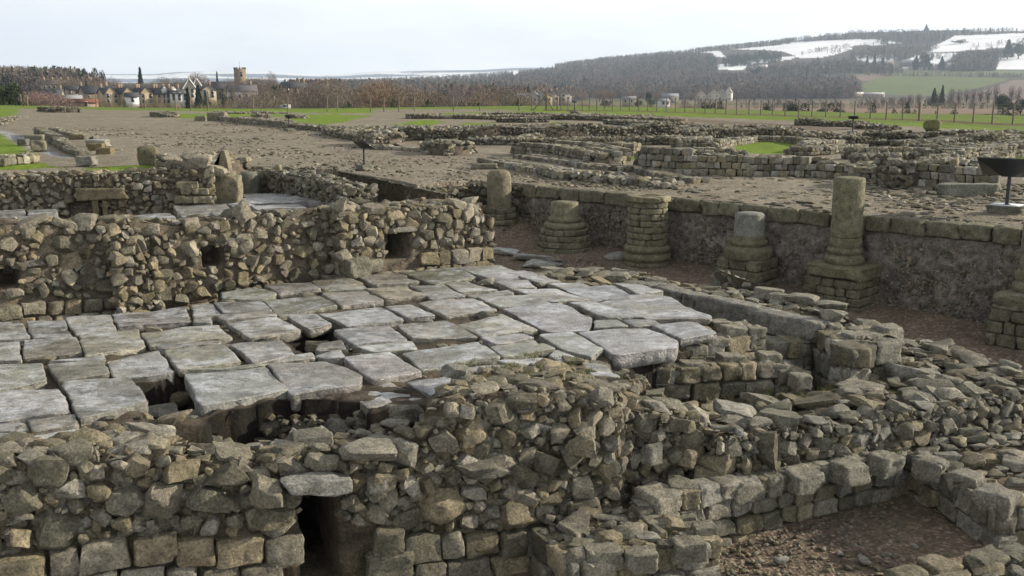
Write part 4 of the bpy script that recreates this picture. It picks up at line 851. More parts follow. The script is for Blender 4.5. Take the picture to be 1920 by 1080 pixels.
GREENS=[[(1462,135),(1600,133),(2200,132),(2200,141),(1920,142),(1660,140),(1590,139),(1470,139)]]
GREENF=[[(1597,177),(1628,150),(1680,141),(1780,143),(1895,148),(1860,158),(1800,172),(1760,180)]]
PLOUGH=[[(1855,166),(1900,150),(2200,146),(2200,182),(1790,182)],[(1600,140),(1672,140),(1622,152),(1600,151)]]
BROWNF=[[(980,150),(1100,150),(1240,158),(1200,166),(1000,163)]]
def vcol(X,Y):
    X=np.asarray(X);Y=np.asarray(Y); n=X.shape; dist=np.hypot(X,Y); c=np.zeros(n+(3,))
    c[:]=(.285,.25,.195)
    def nz(f,ph=0): return np.sin(X*f+ph+1.7*np.sin(Y*f*.7))*np.sin(Y*f*1.3+ph*2+1.3*np.sin(X*f*.6))
    c*= (1+.07*nz(.5)+.05*nz(1.9,2))[...,None]
    low=inpoly(X,Y,LOW); c[low]=(.22,.172,.13)
    jx=X+.12*nz(3.1,1)*np.clip(dist/30,1,3); jy=Y+.2*nz(2.3,3)*np.clip(dist/30,1,4)
    up=(~low)&(dist<200)
    for q in G_UP:
        m=up&inpoly(jx,jy,q); c[m]=(.18,.27,.028)
    for q in SNOWY: c[up&inpoly(jx,jy,q)]=(.38,.39,.41)
    for q in PATH: c[up&inpoly(jx,jy,q)]=(.2,.165,.125)
    edge=up&(dist>np.interp(960+F*X/np.maximum(Y,1e-3),[-600,0,250,700,1020,1300,1600,1920,2600],[118,118,108,104,96,86,72,58,50])); c[edge]=(.165,.24,.035)
    c[up&inpoly(X,jy,FENCEPATH)]=(.15,.105,.07)
    far=dist>=200
    if far.any():
        Zf=terrain_z(X,Y); px,py=PX(X,Y,Zf); ff=far
        base=np.array((.11,.095,.08)); c[far]=base
        val=far&(dist<1250)&(px>640); c[val]=(.13,.13,.055)
        b2=val&(dist>420)&(dist<1150)&(px>1250); c[b2]=(.27,.19,.13)
        b3=val&(dist>760)&(dist<960); c[b3]=(.19,.18,.08)
        hill=far&(dist>1250)&(dist<4300)
        for qs,cc in ((BROWNF,(.22,.17,.11)),(GREENF,(.15,.19,.055)),(GREENS,(.17,.21,.09)),(PLOUGH,(.26,.19,.15)),(SNOW,(1.2,1.22,1.27))):
            for q in qs: c[hill&inpoly(px,py,q)]=cc
        far2=far&(dist>5200); c[far2]=(1.2,1.22,1.27)
        pt=far2&(np.sin(X*.0023+2.*np.sin(Y*.0011))*np.sin(Y*.0035+1.)>.12); c[pt]=(.22,.26,.34)
        ln=far2&(np.abs(np.sin(X*.0016+.8*np.sin(Y*.002))*1.+.6*np.sin(Y*.0041))<.035); c[ln]=(.2,.22,.25)
        c[far&(dist>4300)&(dist<=5200)]=(.09,.09,.09)
        c[far&(dist<=1250)&(px<640)&(dist>700)]=(.10,.08,.06)
        c[far&(dist<=700)&(px<640)]=(.11,.12,.05)
    return c
def polar(name,radii,tans,mat,smooth):
    th=np.arctan(tans); R_,T_=np.meshgrid(radii,th,indexing='ij'); X=R_*np.sin(T_);Y=R_*np.cos(T_); Z=terrain_z(X,Y); near=R_<160
    nzv=(np.sin(X*3.1+Y*1.7)*np.sin(Y*2.3-X*1.1)*.012+np.sin(X*.7+1)*np.sin(Y*.5)*.03); Z=Z+np.where(near,nzv,0)
    if name=='ground':
        # clear the ground from under the foreground masses
        pass
    n1,n2=X.shape; a=np.arange(n1-1)[:,None]*n2+np.arange(n2-1)[None]; q=np.stack([a,a+1,a+n2+1,a+n2],-1).reshape(-1,4)[:,::-1]
    o=mesh(name,np.stack([X,Y,Z],-1).reshape(-1,3),q,mat,None,vcol(X,Y).reshape(-1,3),smooth,origin=(0,0,0)); o['kind']='structure'; return o
def ground_mat(name,sc1,sc2,bs,bd,far=False):
    m,t,b=nt(name); co=nd(t,'ShaderNodeNewGeometry').outputs['Position']; c=nd(t,'ShaderNodeAttribute',attribute_name='Col').outputs['Color']
    a1=noise(t,co,sc1,6,.75); a2=noise(t,co,sc2,5,.75)
    c=mix(t,c,ramp(t,a1,[(.3,g(.65)),(.5,g(1)),(.7,g(1.35))]),.85 if not far else .5,'MULTIPLY'); c=mix(t,c,ramp(t,a2,[(.3,g(.5)),(.5,g(1.)),(.7,g(1.6))]),.8 if not far else .35,'MULTIPLY')
    if not far:
        v=nd(t,'ShaderNodeTexVoronoi'); v.inputs['Scale'].default_value=30; t.links.new(co,v.inputs['Vector'])
        c=mix(t,c,ramp(t,nd_sep(t,v.outputs['Color']),[(.0,g(.55)),(.8,g(1.1)),(.93,g(2.0))]),.7,'MULTIPLY')
        h=mix(t,a2,v.outputs['Distance'],.5); bump(t,b,h,bs,bd)
    else: bump(t,b,a2,bs,bd)
    if not far: c=mix(t,c,(.19,.165,.10),mixf(t,noise(t,co,.45,6,.75,.5),.5,.72,.55))
    c=mix(t,c,g(ALB),1.,'MULTIPLY'); t.links.new(c,b.inputs['Base Color']); b.inputs['Roughness'].default_value=.95; b.inputs['Specular IOR Level'].default_value=.1; return m
def nd_sep(t,c):
    s=nd(t,'ShaderNodeSeparateColor'); t.links.new(c,s.inputs[0]); return s.outputs[0]
M['ground']=ground_mat('gravel_and_turf',1.3,22,.7,.03); M['hills']=ground_mat('hill_fields',.012,.09,.2,.5,True)
tn=np.tan(np.radians(np.linspace(-46,46,760)))
def geo(a,b,r):
    o=[a]
    while o[-1]<b: o.append(o[-1]*r)
    return np.array(o)
rad=np.concatenate([np.arange(1.5,30,.09),geo(30,200,1.0065)]); polar('ground',rad,tn,M['ground'],True)
tf=np.concatenate([np.linspace(-1.0,-.54,30)[:-1],np.linspace(-.54,.54,900),np.linspace(.54,1.0,30)[1:]])
polar('hills',np.concatenate([[rad[-2]],geo(rad[-2]*1.01,9000,1.012)]),tf,M['hills'],True)
# loose stones on the gravel (uncountable)
def loose(name,regions,label,n=3):
    acc=Acc()
    for poly,cnt,s0,s1,fl,z in regions:
        P2=np.array(poly); x0,y0=P2.min(0);x1,y1=P2.max(0); C=[]
        while len(C)<cnt:
            xy=rng.uniform((x0,y0),(x1,y1),(cnt*3,2)); xy=xy[inpoly(xy[:,0],xy[:,1],poly)]
            # clusters
            k=np.sin(xy[:,0]*.9+2*np.sin(xy[:,1]*.33))*np.sin(xy[:,1]*.7+1.1); xy=xy[rng.uniform(-1,1,len(xy))<k+.25]; C+=list(xy)
        C=np.array(C[:cnt]); N=cnt; s=rng.uniform(s0,s1,N)*rng.uniform(.5,1,N); zz_=site_z(C[:,0],C[:,1])+s*fl*.3
        stones(acc,np.column_stack([C,zz_]),np.stack([s*rng.uniform(.9,1.5,N),s,s*fl],1),rotm(rng.normal(0,.1,N),rng.normal(0,.1,N),rng.uniform(0,3,N)),scol(N,.3,1.0),'rubble',n)
    return tag(acc.build(name,M['stone'],smooth=True),label,'loose stones',kind='stuff')
loose('loose_stones',[
 (pl([(1290,372),(1560,405),(1900,425),(2100,440),(2100,350),(1900,345),(1700,345),(1560,330),(1290,330),(1240,345)]),1400,.04,.12,.34,1.5),
 (pl([(820,372),(1000,345),(1250,362),(1230,345),(1080,330),(900,310),(820,330)]),800,.02,.06,.45,1.5),
 (pl([(300,325),(640,318),(640,262),(560,240),(350,228),(120,212),(60,240),(250,262),(300,300)]),2600,.025,.085,.45,1.5),
 (pl([(640,318),(800,345),(1000,335),(900,300),(640,270)]),500,.02,.06,.5,1.5),
 (pl([(335,296),(420,284),(430,292),(360,303)]),60,.08,.2,.5,1.5)],'pale loose cobbles and broken stone scattered over the upper gravel')
loose('pebbles',[([(1.5,8.0),(3.9,9.3),(4.3,8.0),(4.2,6.6),(1.2,6.6)],1500,.008,.028,.6,0),([(1.5,8.0),(3.9,9.3),(4.2,8.1),(3.5,7.0),(1.6,7.2)],9,.02,.045,.5,0),([(1.2,15),(5.5,14.5),(7,11),(5.2,11.5),(4.8,12.3),(2,15.1)],900,.008,.02,.6,0),([(-.5,17),(-1,21),(1.5,20),(4,17.5),(5,15.5),(2,15.5)],900,.01,.03,.6,0)],'small pebbles strewn over the reddish gravel of the lower floor',2)
for px,py,s_,lab in [(1340,1055,.035,'tan pebble at the near edge of the pit gravel'),(1465,1055,.05,'pair-sized pale cobble on the pit gravel'),(1620,1056,.05,'rounded brown cobble in the middle of the pit gravel'),(1715,1028,.03,'white pebble on the pit gravel'),(1575,1040,.03,'small grey pebble left of the rounded brown cobble')]:
    c=P(px,py,-.35); a=Acc(); stones(a,[(c[0],c[1],c[2]+s_*.4)],[(s_*1.2,s_,s_*.6)],rotm(np.array([0.]),np.array([0.]),np.array([rng.uniform(0,3)])),[(.4,.38,.33)],'rubble',6); tag(a.build('cobble',M['stone'],smooth=True),lab,'stone')
# grass tufts rooted in joints, ledges and wall feet (uncountable)
def tufts(name,regions,label):
    acc=Acc()
    for poly,z,cnt,h in regions:
        P2=np.array(poly)[:,:2]; x0,y0=P2.min(0);x1,y1=P2.max(0); n_=0
        while n_<cnt:
            x,y=rng.uniform(x0,x1),rng.uniform(y0,y1)
            if not inpoly(np.array([x]),np.array([y]),P2)[0]: continue
            n_+=1; k=rng.integers(10,26); zz_=z if z is not None else float(site_z(np.array([x]),np.array([y]))[0]); s=h*rng.uniform(.5,1.3)
            b=np.column_stack([x+rng.normal(0,.025,k),y+rng.normal(0,.025,k),np.full(k,zz_-.02)]); d=rng.normal(0,.55,(k,3)); d[:,2]=1; w=rng.normal(0,1,(k,3)); w[:,2]=0; w/=np.linalg.norm(w,axis=1)[:,None]
            tip=b+d*s*rng.uniform(.5,1.2,(k,1)); v=np.stack([b-w*.003,b+w*.003,tip],1).reshape(-1,3); col=np.array((.16,.20,.05)) if rng.random()<.65 else np.array((.33,.28,.14))
            acc.add(v,np.arange(3*k).reshape(-1,3),np.repeat(col*rng.uniform(.6,1.3,(k,1)),3,0))
    return tag(acc.build(name,M['tree']),label,'grass',kind='stuff')
tufts('grass_tufts',[([P(*q) for q in pb],.45,110,.05),([P(x,y,.15) for x,y in ((1240,905),(1430,888),(1700,835),(1700,855),(1470,895),(1250,940))],.13,60,.045),([P(x,y,.03) for x,y in ((1080,975),(1240,970),(1330,1010),(1100,1030))],.04,30,.04),
 ([P(x,y,1.) for x,y in ((830,700),(1060,680),(1150,735),(850,735))],1.14,45,.045),([P(x,y,1.) for x,y in ((0,805),(330,805),(320,850),(0,860))],1.0,40,.045),([P(x,y,.9) for x,y in ((1000,515),(1200,510),(1580,590),(1500,590),(1190,540))],.87,60,.04),
 ([(1.5,9.2),(3.9,10.4),(4.0,10.0),(2.0,9.0)],.42,30,.05),(pl([(1290,372),(1900,425),(1900,345),(1290,330)]),None,160,.05),(pl([(110,325),(300,325),(300,313),(110,313)]),None,80,.06)],'small tufts of green and dead grass rooted in the wall tops and ledges')
# rim of stones cut by the bottom right corner
a=Wall('block_wall','top stones of another low wall poking in at the bottom right corner','ruined wall',P(1850,1080,-.1),b=1.0,moss=.6)
a.top([tuple(P(*q)) for q in ((1640,1085,-.1),(1740,1060,-.08),(1920,1035,-.05),(2100,1030,-.05),(2100,1200,-.1),(1700,1200,-.1))],n=6,res=.02,big=1.2,flat=.6,zn=.02)
for px,py,sx in [(1700,1090,.13),(1760,1070,.14),(1850,1058,.15),(1905,1050,.12)]: a.stone(px,py,-.1,sx,.12,.09,(0,0,.4),kind='ashlar',n=8)
a.done(M)
# ================= MID-FIELD RUINS =================
def low_wall(label,pts,h,w,z=1.5,kind='block',crs=None,b=1.0,mossy=False,n=2,broken=.15):
    """pts: foot line of the near face in photo pixels on ground height z; built as coursed stones over a solid core"""
    Pw=np.array([P(x,y,z)[:2] for x,y in pts]); hs=np.atleast_1d(h).astype(float)*.75; b=b*1.22; seg=np.linalg.norm(np.diff(Pw,axis=0),axis=1); cum=np.concatenate([[0],np.cumsum(seg)]); L=cum[-1]
    hf=lambda u: np.interp(u/L,np.linspace(0,1,len(hs)),hs) if len(hs)>1 else hs[0]+0*np.asarray(u)
    e=thing('low_wall',(Pw[:,0].mean(),Pw[:,1].mean(),z),label,'ruined wall','low ruined walls across the site')
    core=Acc(); fs=Acc(); tp=Acc(); mh=hs.max(); ch=(crs or .19)*.72
    for i in range(len(Pw)-1):
        p,q=Pw[i],Pw[i+1]; d=(q-p)/seg[i]; nn_=np.array([-d[1],d[0]]); hm=float(hf((cum[i]+cum[i+1])/2)); hmn=min(float(hf(cum[i])),float(hf(cum[i+1])))
        c=(p+q)/2+nn_*w/2; ang=math.atan2(d[1],d[0]); R=rotm(np.array([0.]),np.array([0.]),np.array([ang]))[0]
        core.box((c[0],c[1],z+hmn/2-.2),(seg[i]/2,w/2-.05,hmn/2+.15),R,np.array((.17,.14,.11))*b)
        for side in (0,1):
            C=[];H=[];A=[]
            v=0
            while v<mh+.01:
                u=-rng.uniform(0,.1); hh=ch*rng.uniform(.85,1.15)
                while u<seg[i]:
                    ww=ch*rng.uniform(.8,1.7) if kind=='block' else ch*rng.uniform(.6,1.5); uc=min(max(u+ww/2,0),seg[i]); top=float(hf(cum[i]+uc))*(1+broken*math.sin((cum[i]+uc)*1.7)*rng.uniform(.3,1))
                    if v+hh*.6<=top:
                        x=p+d*uc+(nn_*(.07 if side==0 else w-.07)); jt=.01 if kind=='block' else .035
                        C.append((x[0]+rng.normal(0,jt),x[1]+rng.normal(0,jt),z+v+hh/2+rng.normal(0,jt/2))); H.append((ww/2-.004,.12,hh/2-.004)); A.append(ang+rng.normal(0,.03 if kind=='block' else .25))
                    u+=ww
                v+=hh
                if side==1 and v<mh-ch*1.5: v=max(v,mh-ch*2)
            if C:
                N=len(C); jr=.03 if kind=='block' else .2
                stones(fs,np.array(C),np.array(H),rotm(rng.normal(0,jr,N),rng.normal(0,jr,N),np.array(A)),scol(N,0,b,.17),'ashlar' if kind=='block' else 'rubble',n)
        N=int(seg[i]*w*(30 if n>2 else 20))
        if N:
            u=rng.uniform(0,seg[i],N); vv=rng.uniform(.05,w-.05,N); s=rng.uniform(.06,.13,N)
            X=p+d*u[:,None]+nn_*vv[:,None]; zt=z+hf(cum[i]+u)*(1+broken*np.sin((cum[i]+u)*1.7)*.6)-.06
            stones(tp,np.column_stack([X,zt]),np.stack([s*1.2,s*.9,s*.5],1),rotm(rng.normal(0,.2,N),rng.normal(0,.2,N),rng.uniform(0,3,N)),scol(N,0,b),'rubble',n)
    m=M['mossy'] if mossy else M['stone']
    core.build('core',M['mortar'],e); fs.build('coursed_stones',m,e,smooth=True); tp.build('top_stones',m,e,smooth=True)
    return e
LWs=[
('short broken wall line in the upper right of the site, nearest the oval lawn',[(1520,262),(1570,260),(1610,261)],[.3,.35,.3],.8,'rubble',.17,1.0,0,2),
('thin wall line running just above the oval lawn wall',[(1350,254),(1420,252),(1500,252)],[.35,.4,.3],.6,'rubble',.16,1.0,0,2),
('stub of wall between the terrace edge and the tumbled rubble',[(1290,254),(1335,253)],[.35,.4],.7,'block',.18,1.05,0,2),
('far thin wall line right of the terrace edge',[(1380,243),(1440,243),(1490,245)],[.25,.3,.25],.8,'rubble',.17,1.0,0,2),
('isolated short wall below the fence, right of the far lectern sign',[(1640,256),(1700,255)],[.3,.3],.7,'rubble',.17,1.0,0,2),
('pale wall fragment beside the lone boulder',[(1780,252),(1840,254)],[.25,.3],.8,'rubble',.17,1.15,0,2),
('rubble streak running to the right edge under the turf bank',[(1830,257),(1900,259),(1990,262)],[.3,.35,.3],.9,'rubble',.17,1.0,0,2),
('low wall crossing between the crossing walls and the lawn strip, left half',[(1640,291),(1700,290),(1740,291)],[.3,.3,.25],.6,'block',.17,1.0,0,2),
('cross wall joining the two long runs in the right half',[(1790,309),(1812,304),(1830,300)],[.4,.4,.4],.6,'block',.17,1.0,0,3),
('cross wall near the right edge joining the runs',[(1880,312),(1893,304),(1900,298)],[.4,.4,.4],.6,'block',.17,1.0,0,3),
('dark far wall line between the centre lawn patches',[(930,228),(985,229),(1030,228)],[.3,.35,.3],1.0,'rubble',.18,.85,0,2),
('far thin rubble line nearest the fence bend',[(900,216),(980,217),(1060,217)],[.25,.3,.25],1.2,'rubble',.18,1.0,0,2),
('far thin rubble line right of the fence bend',[(1090,220),(1170,221),(1240,223)],[.25,.3,.25],1.2,'rubble',.18,1.0,0,2),
('short cross wall in front of the long reddish wall, left end',[(742,268),(765,262)],[.4,.4],.7,'rubble',.17,1.0,0,3),
('short cross wall in front of the long reddish wall, centre',[(1000,268),(1020,262)],[.35,.35],.7,'rubble',.17,1.0,0,3),
('long curving wall of neat squared courses in the middle of the site',[(1193,322),(1290,329),(1400,331),(1500,331),(1600,336),(1665,340)],[.78,.85,.75,.62,.5,.42],.55,'block',.23,1.0,0,4),
('stout wall of big squared blocks left of the large lectern sign',[(1700,350),(1780,356),(1862,360)],[.75,.8,.7],.9,'block',.26,.98,0,4),
('dark lump of wall joining the stout block wall on its left',[(1640,345),(1668,352),(1702,352)],[.5,.7,.75],.9,'rubble',.22,.8,0,4),
('short wall piece of square blocks just right of the long curving wall',[(1600,330),(1650,333),(1690,338)],[.45,.5,.35],.6,'block',.22,1.0,0,3),
('wall of two sunlit courses angling towards the reading panel path',[(960,289),(1040,295),(1125,314)],[.45,.5,.55],.6,'block',.19,.95,0,4),
('short pale end wall beside the small green patch',[(1125,314),(1168,310)],[.55,.3],.5,'block',.2,1.15,0,3),
('long flat-topped wall slanting right above the sunlit courses',[(1042,286),(1100,291),(1150,302)],[.5,.5,.45],.5,'block',.18,.9,0,3),
('small squared corner of wall behind the green patch',[(1135,290),(1185,292),(1196,284)],[.5,.5,.4],.5,'block',.19,1.05,0,3),
('pile of dark rubble walling right of the pale rubble stub',[(785,286),(840,292),(890,287)],[.45,.6,.55],.9,'rubble',.17,1.05,0,4),
('pale rubble wall stub behind the small reading panel',[(672,270),(700,275),(735,274)],[.55,.7,.5],1.1,'rubble',.17,1.15,0,4),
('low flat blocks in front of the pale rubble stub',[(665,277),(700,281),(740,283),(800,287)],[.22,.25,.2,.15],.4,'block',.2,1.05,0,3),
('tallest stretch of long reddish rubble wall across the middle',[(735,262),(830,263),(950,262),(1100,261),(1290,257)],[.62,.68,.75,.78,.7],.9,'rubble',.16,.92,0,3),
('tumbled dark rubble line below the long reddish wall',[(880,271),(960,273),(1060,273),(1180,271),(1290,272)],[.3,.42,.35,.45,.4],.8,'rubble',.2,.9,0,3),
('tumbled rubble wall behind the oval lawn',[(1290,262),(1350,259),(1420,258),(1510,259)],[.5,.62,.55,.4],1.0,'rubble',.2,.92,0,3),
('squared corner block of walling left of the oval lawn',[(1275,281),(1328,280),(1335,272)],[.5,.55,.4],.7,'block',.19,1.0,0,3),
('low wall curving round the back of the oval lawn',[(1345,284),(1375,274),(1420,268),(1470,268),(1530,276)],[.42,.42,.38,.35,.3],.5,'block',.18,1.0,0,3),
('low wall along the near edge of the oval lawn',[(1300,291),(1350,292),(1400,292)],[.3,.3,.2],.5,'block',.17,1.05,0,3),
('small wall piece at the right end of the oval lawn',[(1484,291),(1520,291),(1560,289)],[.3,.35,.35],.7,'block',.18,.85,0,3),
('short wall of rounded blocks right of the oval lawn',[(1520,286),(1575,280),(1582,276)],[.4,.45,.35],.6,'block',.18,1.02,0,3),
('row of small upright blocks beside the rounded blocks',[(1565,287),(1625,284)],[.35,.35],.45,'block',.18,1.1,0,3),
('long wall of small blocks crossing the right half of the site, upper run',[(1600,301),(1700,300),(1800,301),(1900,296),(1990,292)],[.5,.45,.5,.5,.5],.7,'block',.17,1.05,0,3),
('long rubble band crossing the right half of the site, lower run',[(1620,312),(1720,311),(1820,316),(1900,316)],[.4,.4,.35,.3],1.0,'rubble',.18,1.0,0,3),
('low block wall leading off the right edge, above the crossing walls',[(1740,285),(1830,285),(1925,282),(1990,280)],[.35,.38,.42,.42],.8,'block',.17,1.05,0,3),
('mossy black-green wall behind the frosty lawn strip',[(1626,264),(1680,264),(1722,265)],[.42,.45,.35],.8,'rubble',.17,.6,1,3),
('mossy dark wall in line with the rounded boulder',[(1722,263),(1780,263),(1822,261)],[.38,.42,.3],.7,'rubble',.17,.7,1,3),
('mossy low wall in front of the frosty lawn strip',[(1622,276),(1665,277),(1697,283)],[.35,.35,.3],.5,'rubble',.17,.65,1,3),
('grey flat-topped wall right of the frosty lawn strip',[(1700,279),(1760,275),(1830,267)],[.3,.32,.3],1.0,'rubble',.16,.95,0,3),
('bright rubble wall near the right edge, farthest row',[(1820,268),(1870,268),(1930,262),(1990,260)],[.4,.45,.42,.4],1.2,'rubble',.17,1.1,0,3),
('low wall left of the frosty strip by the far lectern sign',[(1555,266),(1600,268),(1625,268)],[.3,.35,.3],.7,'rubble',.16,.85,1,3),
('band of low walls below the fence, left stretch',[(1490,233),(1550,236),(1610,239)],[.4,.45,.35],.8,'rubble',.17,.85,1,2),
('band of low walls below the fence, right stretch',[(1600,243),(1660,244),(1690,243)],[.35,.35,.3],.8,'rubble',.17,.95,0,2),
('line of kerb stones crossing the gravel towards the shaded retaining wall',[(895,306),(960,318),(1030,332),(1060,336)],[.2,.22,.25,.25],.5,'block',.24,1.0,0,4),
('continuation of kerb stones past a gap, nearer the retaining wall',[(1062,336),(1130,344),(1200,349),(1240,355)],[.2,.28,.22,.15],.7,'rubble',.22,1.0,0,4),
('thin double kerb running below the sunlit courses',[(965,297),(1030,306),(1100,318),(1180,322)],[.12,.15,.15,.12],.5,'block',.2,.9,0,3),
('low kerb along the frozen drain',[(1195,328),(1250,339),(1300,345)],[.15,.15,.12],.4,'block',.2,.8,1,3),
('far low rubble line below the lawn, left of centre',[(640,246),(700,248),(780,247),(800,243)],[.3,.3,.3,.2],1.2,'rubble',.18,1.0,0,2),
('far mottled rubble line behind the long reddish wall, left part',[(740,240),(820,243),(880,241),(960,238)],[.15,.2,.2,.15],1.2,'rubble',.18,1.0,0,2),
('far mottled rubble line behind the long reddish wall, middle part',[(960,241),(1010,241),(1060,237),(1130,236)],[.25,.2,.2,.2],1.5,'rubble',.18,.9,0,2),
('far dark low wall behind the long reddish wall, right part',[(1130,231),(1190,236),(1280,238)],[.3,.35,.3],1.6,'rubble',.18,.85,0,2),
('farthest pale rubble row in front of the lawn, centre',[(760,221),(850,222),(950,223),(1040,222)],[.35,.3,.35,.3],2.0,'rubble',.2,1.0,0,2),
('farthest pale rubble row in front of the lawn, right of centre',[(1040,222),(1120,224),(1200,227),(1280,228)],[.35,.35,.35,.3],2.2,'rubble',.2,1.0,0,2),
('rubble edge of the terrace left of the fence path',[(1280,247),(1320,249),(1360,244)],[.4,.45,.35],1.5,'rubble',.19,.95,0,2),
('grey ribbed low wall on the far lawn edge, left half',[(400,227),(440,231),(500,236),(540,240)],[.35,.5,.5,.4],.8,'block',.16,.95,0,3),
('mossy tail of wall beyond the ribbed low wall',[(540,240),(600,246),(640,252),(690,254)],[.35,.3,.35,.4],.9,'rubble',.18,.9,1,3),
('low wall foot joining the pale rubble stub from the left',[(605,250),(640,260),(672,266)],[.35,.4,.35],.9,'rubble',.19,.95,1,3),
('square dark stub of wall on the left part of the far lawn',[(282,221),(305,223),(332,223)],[.55,.6,.25],1.2,'block',.2,.7,1,3),
('small two-piece stub of wall in the middle of the far lawn',[(471,221),(492,222)],[.4,.4],.6,'block',.2,.9,0,2),
('low rubble stub on the right part of the far lawn',[(535,222),(560,223),(572,223)],[.35,.35,.15],.8,'rubble',.2,.9,0,2),
('long low rubble line along the far edge of the left lawn',[(390,215),(460,215),(540,214)],[.3,.3,.25],1.5,'rubble',.2,.95,0,2),
('long kerb wall slanting down beside the icy drain at the left',[(66,254),(100,272),(135,291),(150,294)],[.45,.45,.35,.2],.35,'block',.25,.8,0,3),
('low block edging across the small left lawn',[(-60,313),(0,312),(66,305)],[.35,.38,.4],.35,'block',.35,1.0,0,4),
('broken dark slab wall on the skyline of the left gravel',[(70,209),(120,211),(145,209)],[.5,.6,.3],1.5,'rubble',.2,.7,0,2),
('scatter of wall stones at the foot of the left grass bank',[(5,238),(30,228),(55,222)],[.25,.3,.2],1.5,'rubble',.2,.95,0,2),
('line of flat stones behind the standing stone',[(295,312),(350,322),(400,325)],[.35,.5,.45],1.3,'rubble',.24,1.05,0,4),
('chain of small kerb stones across the left gravel',[(92,247),(130,256),(160,262)],[.3,.25,.2],.5,'block',.24,1.0,0,3)]
for lab,pts,h,w,kd_,crs,b_,mo,n_ in LWs: low_wall(lab,pts,h,w,1.5,kd_,crs,b_,bool(mo),n_,broken=.08 if kd_=='block' else .25)
def block(name,label,px,py,sx,sy,sz,rz=0,tilt=0,mat='column',col=(.3,.28,.2),z=1.5,kind='ashlar',cat='stone'):
    c=P(px,py,z); a=Acc(); stones(a,[(c[0],c[1]+sy,c[2]+sz*.92)],[(sx,sy,sz)],rotm(np.array([tilt]),np.array([0.]),np.array([rz])),[col],kind,8); return tag(a.build(name,M[mat],smooth=True),label,cat)
block('standing_stone','hump-backed upright stone beside the lawn patch near the lintel wall',275,311,.34,.14,.27,.05,0,'stone',(.25,.225,.14),kind='round')
block('cut_block','slant-sided grey block alone on the path above the lintel wall',158,311,.25,.2,.14,0,0,'column',(.34,.33,.28))
block('cut_block','top grey block of the cluster beside the icy drain',62,272,.33,.22,.2,.1)
block('cut_block','rough block in front of the cluster beside the icy drain',68,283,.24,.2,.18,.4,0,'stone')
block('cut_block','dark block with a white patch left of the icy drain cluster',40,274,.18,.18,.14,.1,0,'stone',(.2,.2,.17))
block('cut_block','broad flat grey slab lying on the left gravel',178,276,.42,.3,.14,.05,0,'slab')
block('cut_block','ochre block under the broad flat slab',178,283,.26,.15,.13,0,0,'column',(.3,.25,.13))
block('cut_block','ochre block in front of the broad flat slab',193,291,.26,.18,.12,.1,0,'column',(.3,.25,.14))
block('cut_block','mossy block at the head of the chain of kerb stones',104,250,.26,.2,.12)
block('cut_block','ochre-fronted block at the end of the chain of kerb stones',142,262,.3,.2,.12,0,0,'column',(.31,.27,.16))
block('cut_block','long leaning flat stone right of the broad flat slab',208,284,.2,.45,.06,.5,.1,'stone')
block('boulder','lone rounded mossy boulder on the turf near the fence',1751,248,.38,.3,.3,0,0,'mossy',(.22,.23,.09),kind='round',cat='boulder')
block('cut_block','long pale block at the foot of the stout block wall',1818,369,.6,.2,.13,.1,0,'mossy',(.3,.31,.25))
block('cut_block','flat pale block in the gravel beyond the round-topped column',908,318,.33,.15,.08,-.2,0,'column')
block('cut_block','small dark block on the edge of the far lawn, left of the ribbed wall',375,229,.35,.2,.2,0,0,'stone')
block('cut_block','large dark end block of the ribbed low wall',405,228,.6,.4,.32,0,0,'stone')
# ================= SIGNS =================
def lectern(label,px,py,sc,rz,panel=(.62,.34),thick=.02,h=.78,wedge=False,frost=False,z=1.5):
    c=P(px,py,z); e=thing('reading_panel',c,label,'information sign',rz=rz); a=Acc()
    def L(acc,name,mat,smooth=False): return acc.build(name,M[mat],e,smooth,world=False)
    a=Acc(); stones(a,[(0,0,.07*sc)],[(.27*sc,.24*sc,.10*sc)],rotm(np.array([0.]),np.array([0.]),np.array([0.])),[(.24,.235,.18)],'ashlar',10); L(a,'stone_plinth','mossy',True)
    if frost: 
        a=Acc(); a.box((0,0,.172*sc),(.245*sc,.215*sc,.004)); m=plain('frost',(.75,.78,.82),.6,.05,20,bm=.1); a.build('frost_cover',m,e,world=False)
    a=Acc(); a.tube((0,0,.15*sc),(0,0,h*sc),.032*sc,.032*sc,12); a.tube((0,0,.16*sc),(0,0,.185*sc),.06*sc,.06*sc,12); L(a,'post','metal',True)
    t=math.radians(30); ct,st=math.cos(t),math.sin(t); R=np.array([[1,0,0],[0,ct,-st],[0,st,ct]])
    a=Acc(); a.box((0,0,h*sc+.03),(panel[0]*sc/2,panel[1]*sc/2,thick*sc/2),R); L(a,'sign_board','panel')
    # tapered carrier under the board
    a=Acc(); p=panel[0]*sc*.5; q=panel[1]*sc*.5
    top=np.array([[x,y,0] for x,y in ((-p*.96,-q*.96),(p*.96,-q*.96),(p*.96,q*.96),(-p*.96,q*.96))])@R.T+np.array([0,0,h*sc+.03-thick*sc*.6]); dn=.13 if wedge else .06
    bot=np.array([[x,y,0] for x,y in ((-p*.2,-q*.4),(p*.2,-q*.4),(p*.2,q*.4),(-p*.2,q*.4))])+np.array([0,0,h*sc-dn*sc])
    a.add(np.concatenate([bot,top]),[[0,1,5,4],[1,2,6,5],[2,3,7,6],[3,0,4,7],[3,2,1,0]],(.02,.02,.02)); L(a,'carrier','metal')
    return e
lectern('large black lectern sign with a frosted stone plinth at the right edge',1886,402,1.0,2.5,(1.0,.66),.02,.80,True,True)
lectern('small black lectern sign on a stone plinth beyond the shadowed rubble end wall',683,318,.82,2.3,(.72,.5))
lectern('tiny distant lectern sign at the edge of the far lawn',542,246,.9,2.3,(.5,.35))
lectern('tiny distant lectern sign against the turf below the right fence',1598,252,.9,2.8,(.5,.3),h=.85)
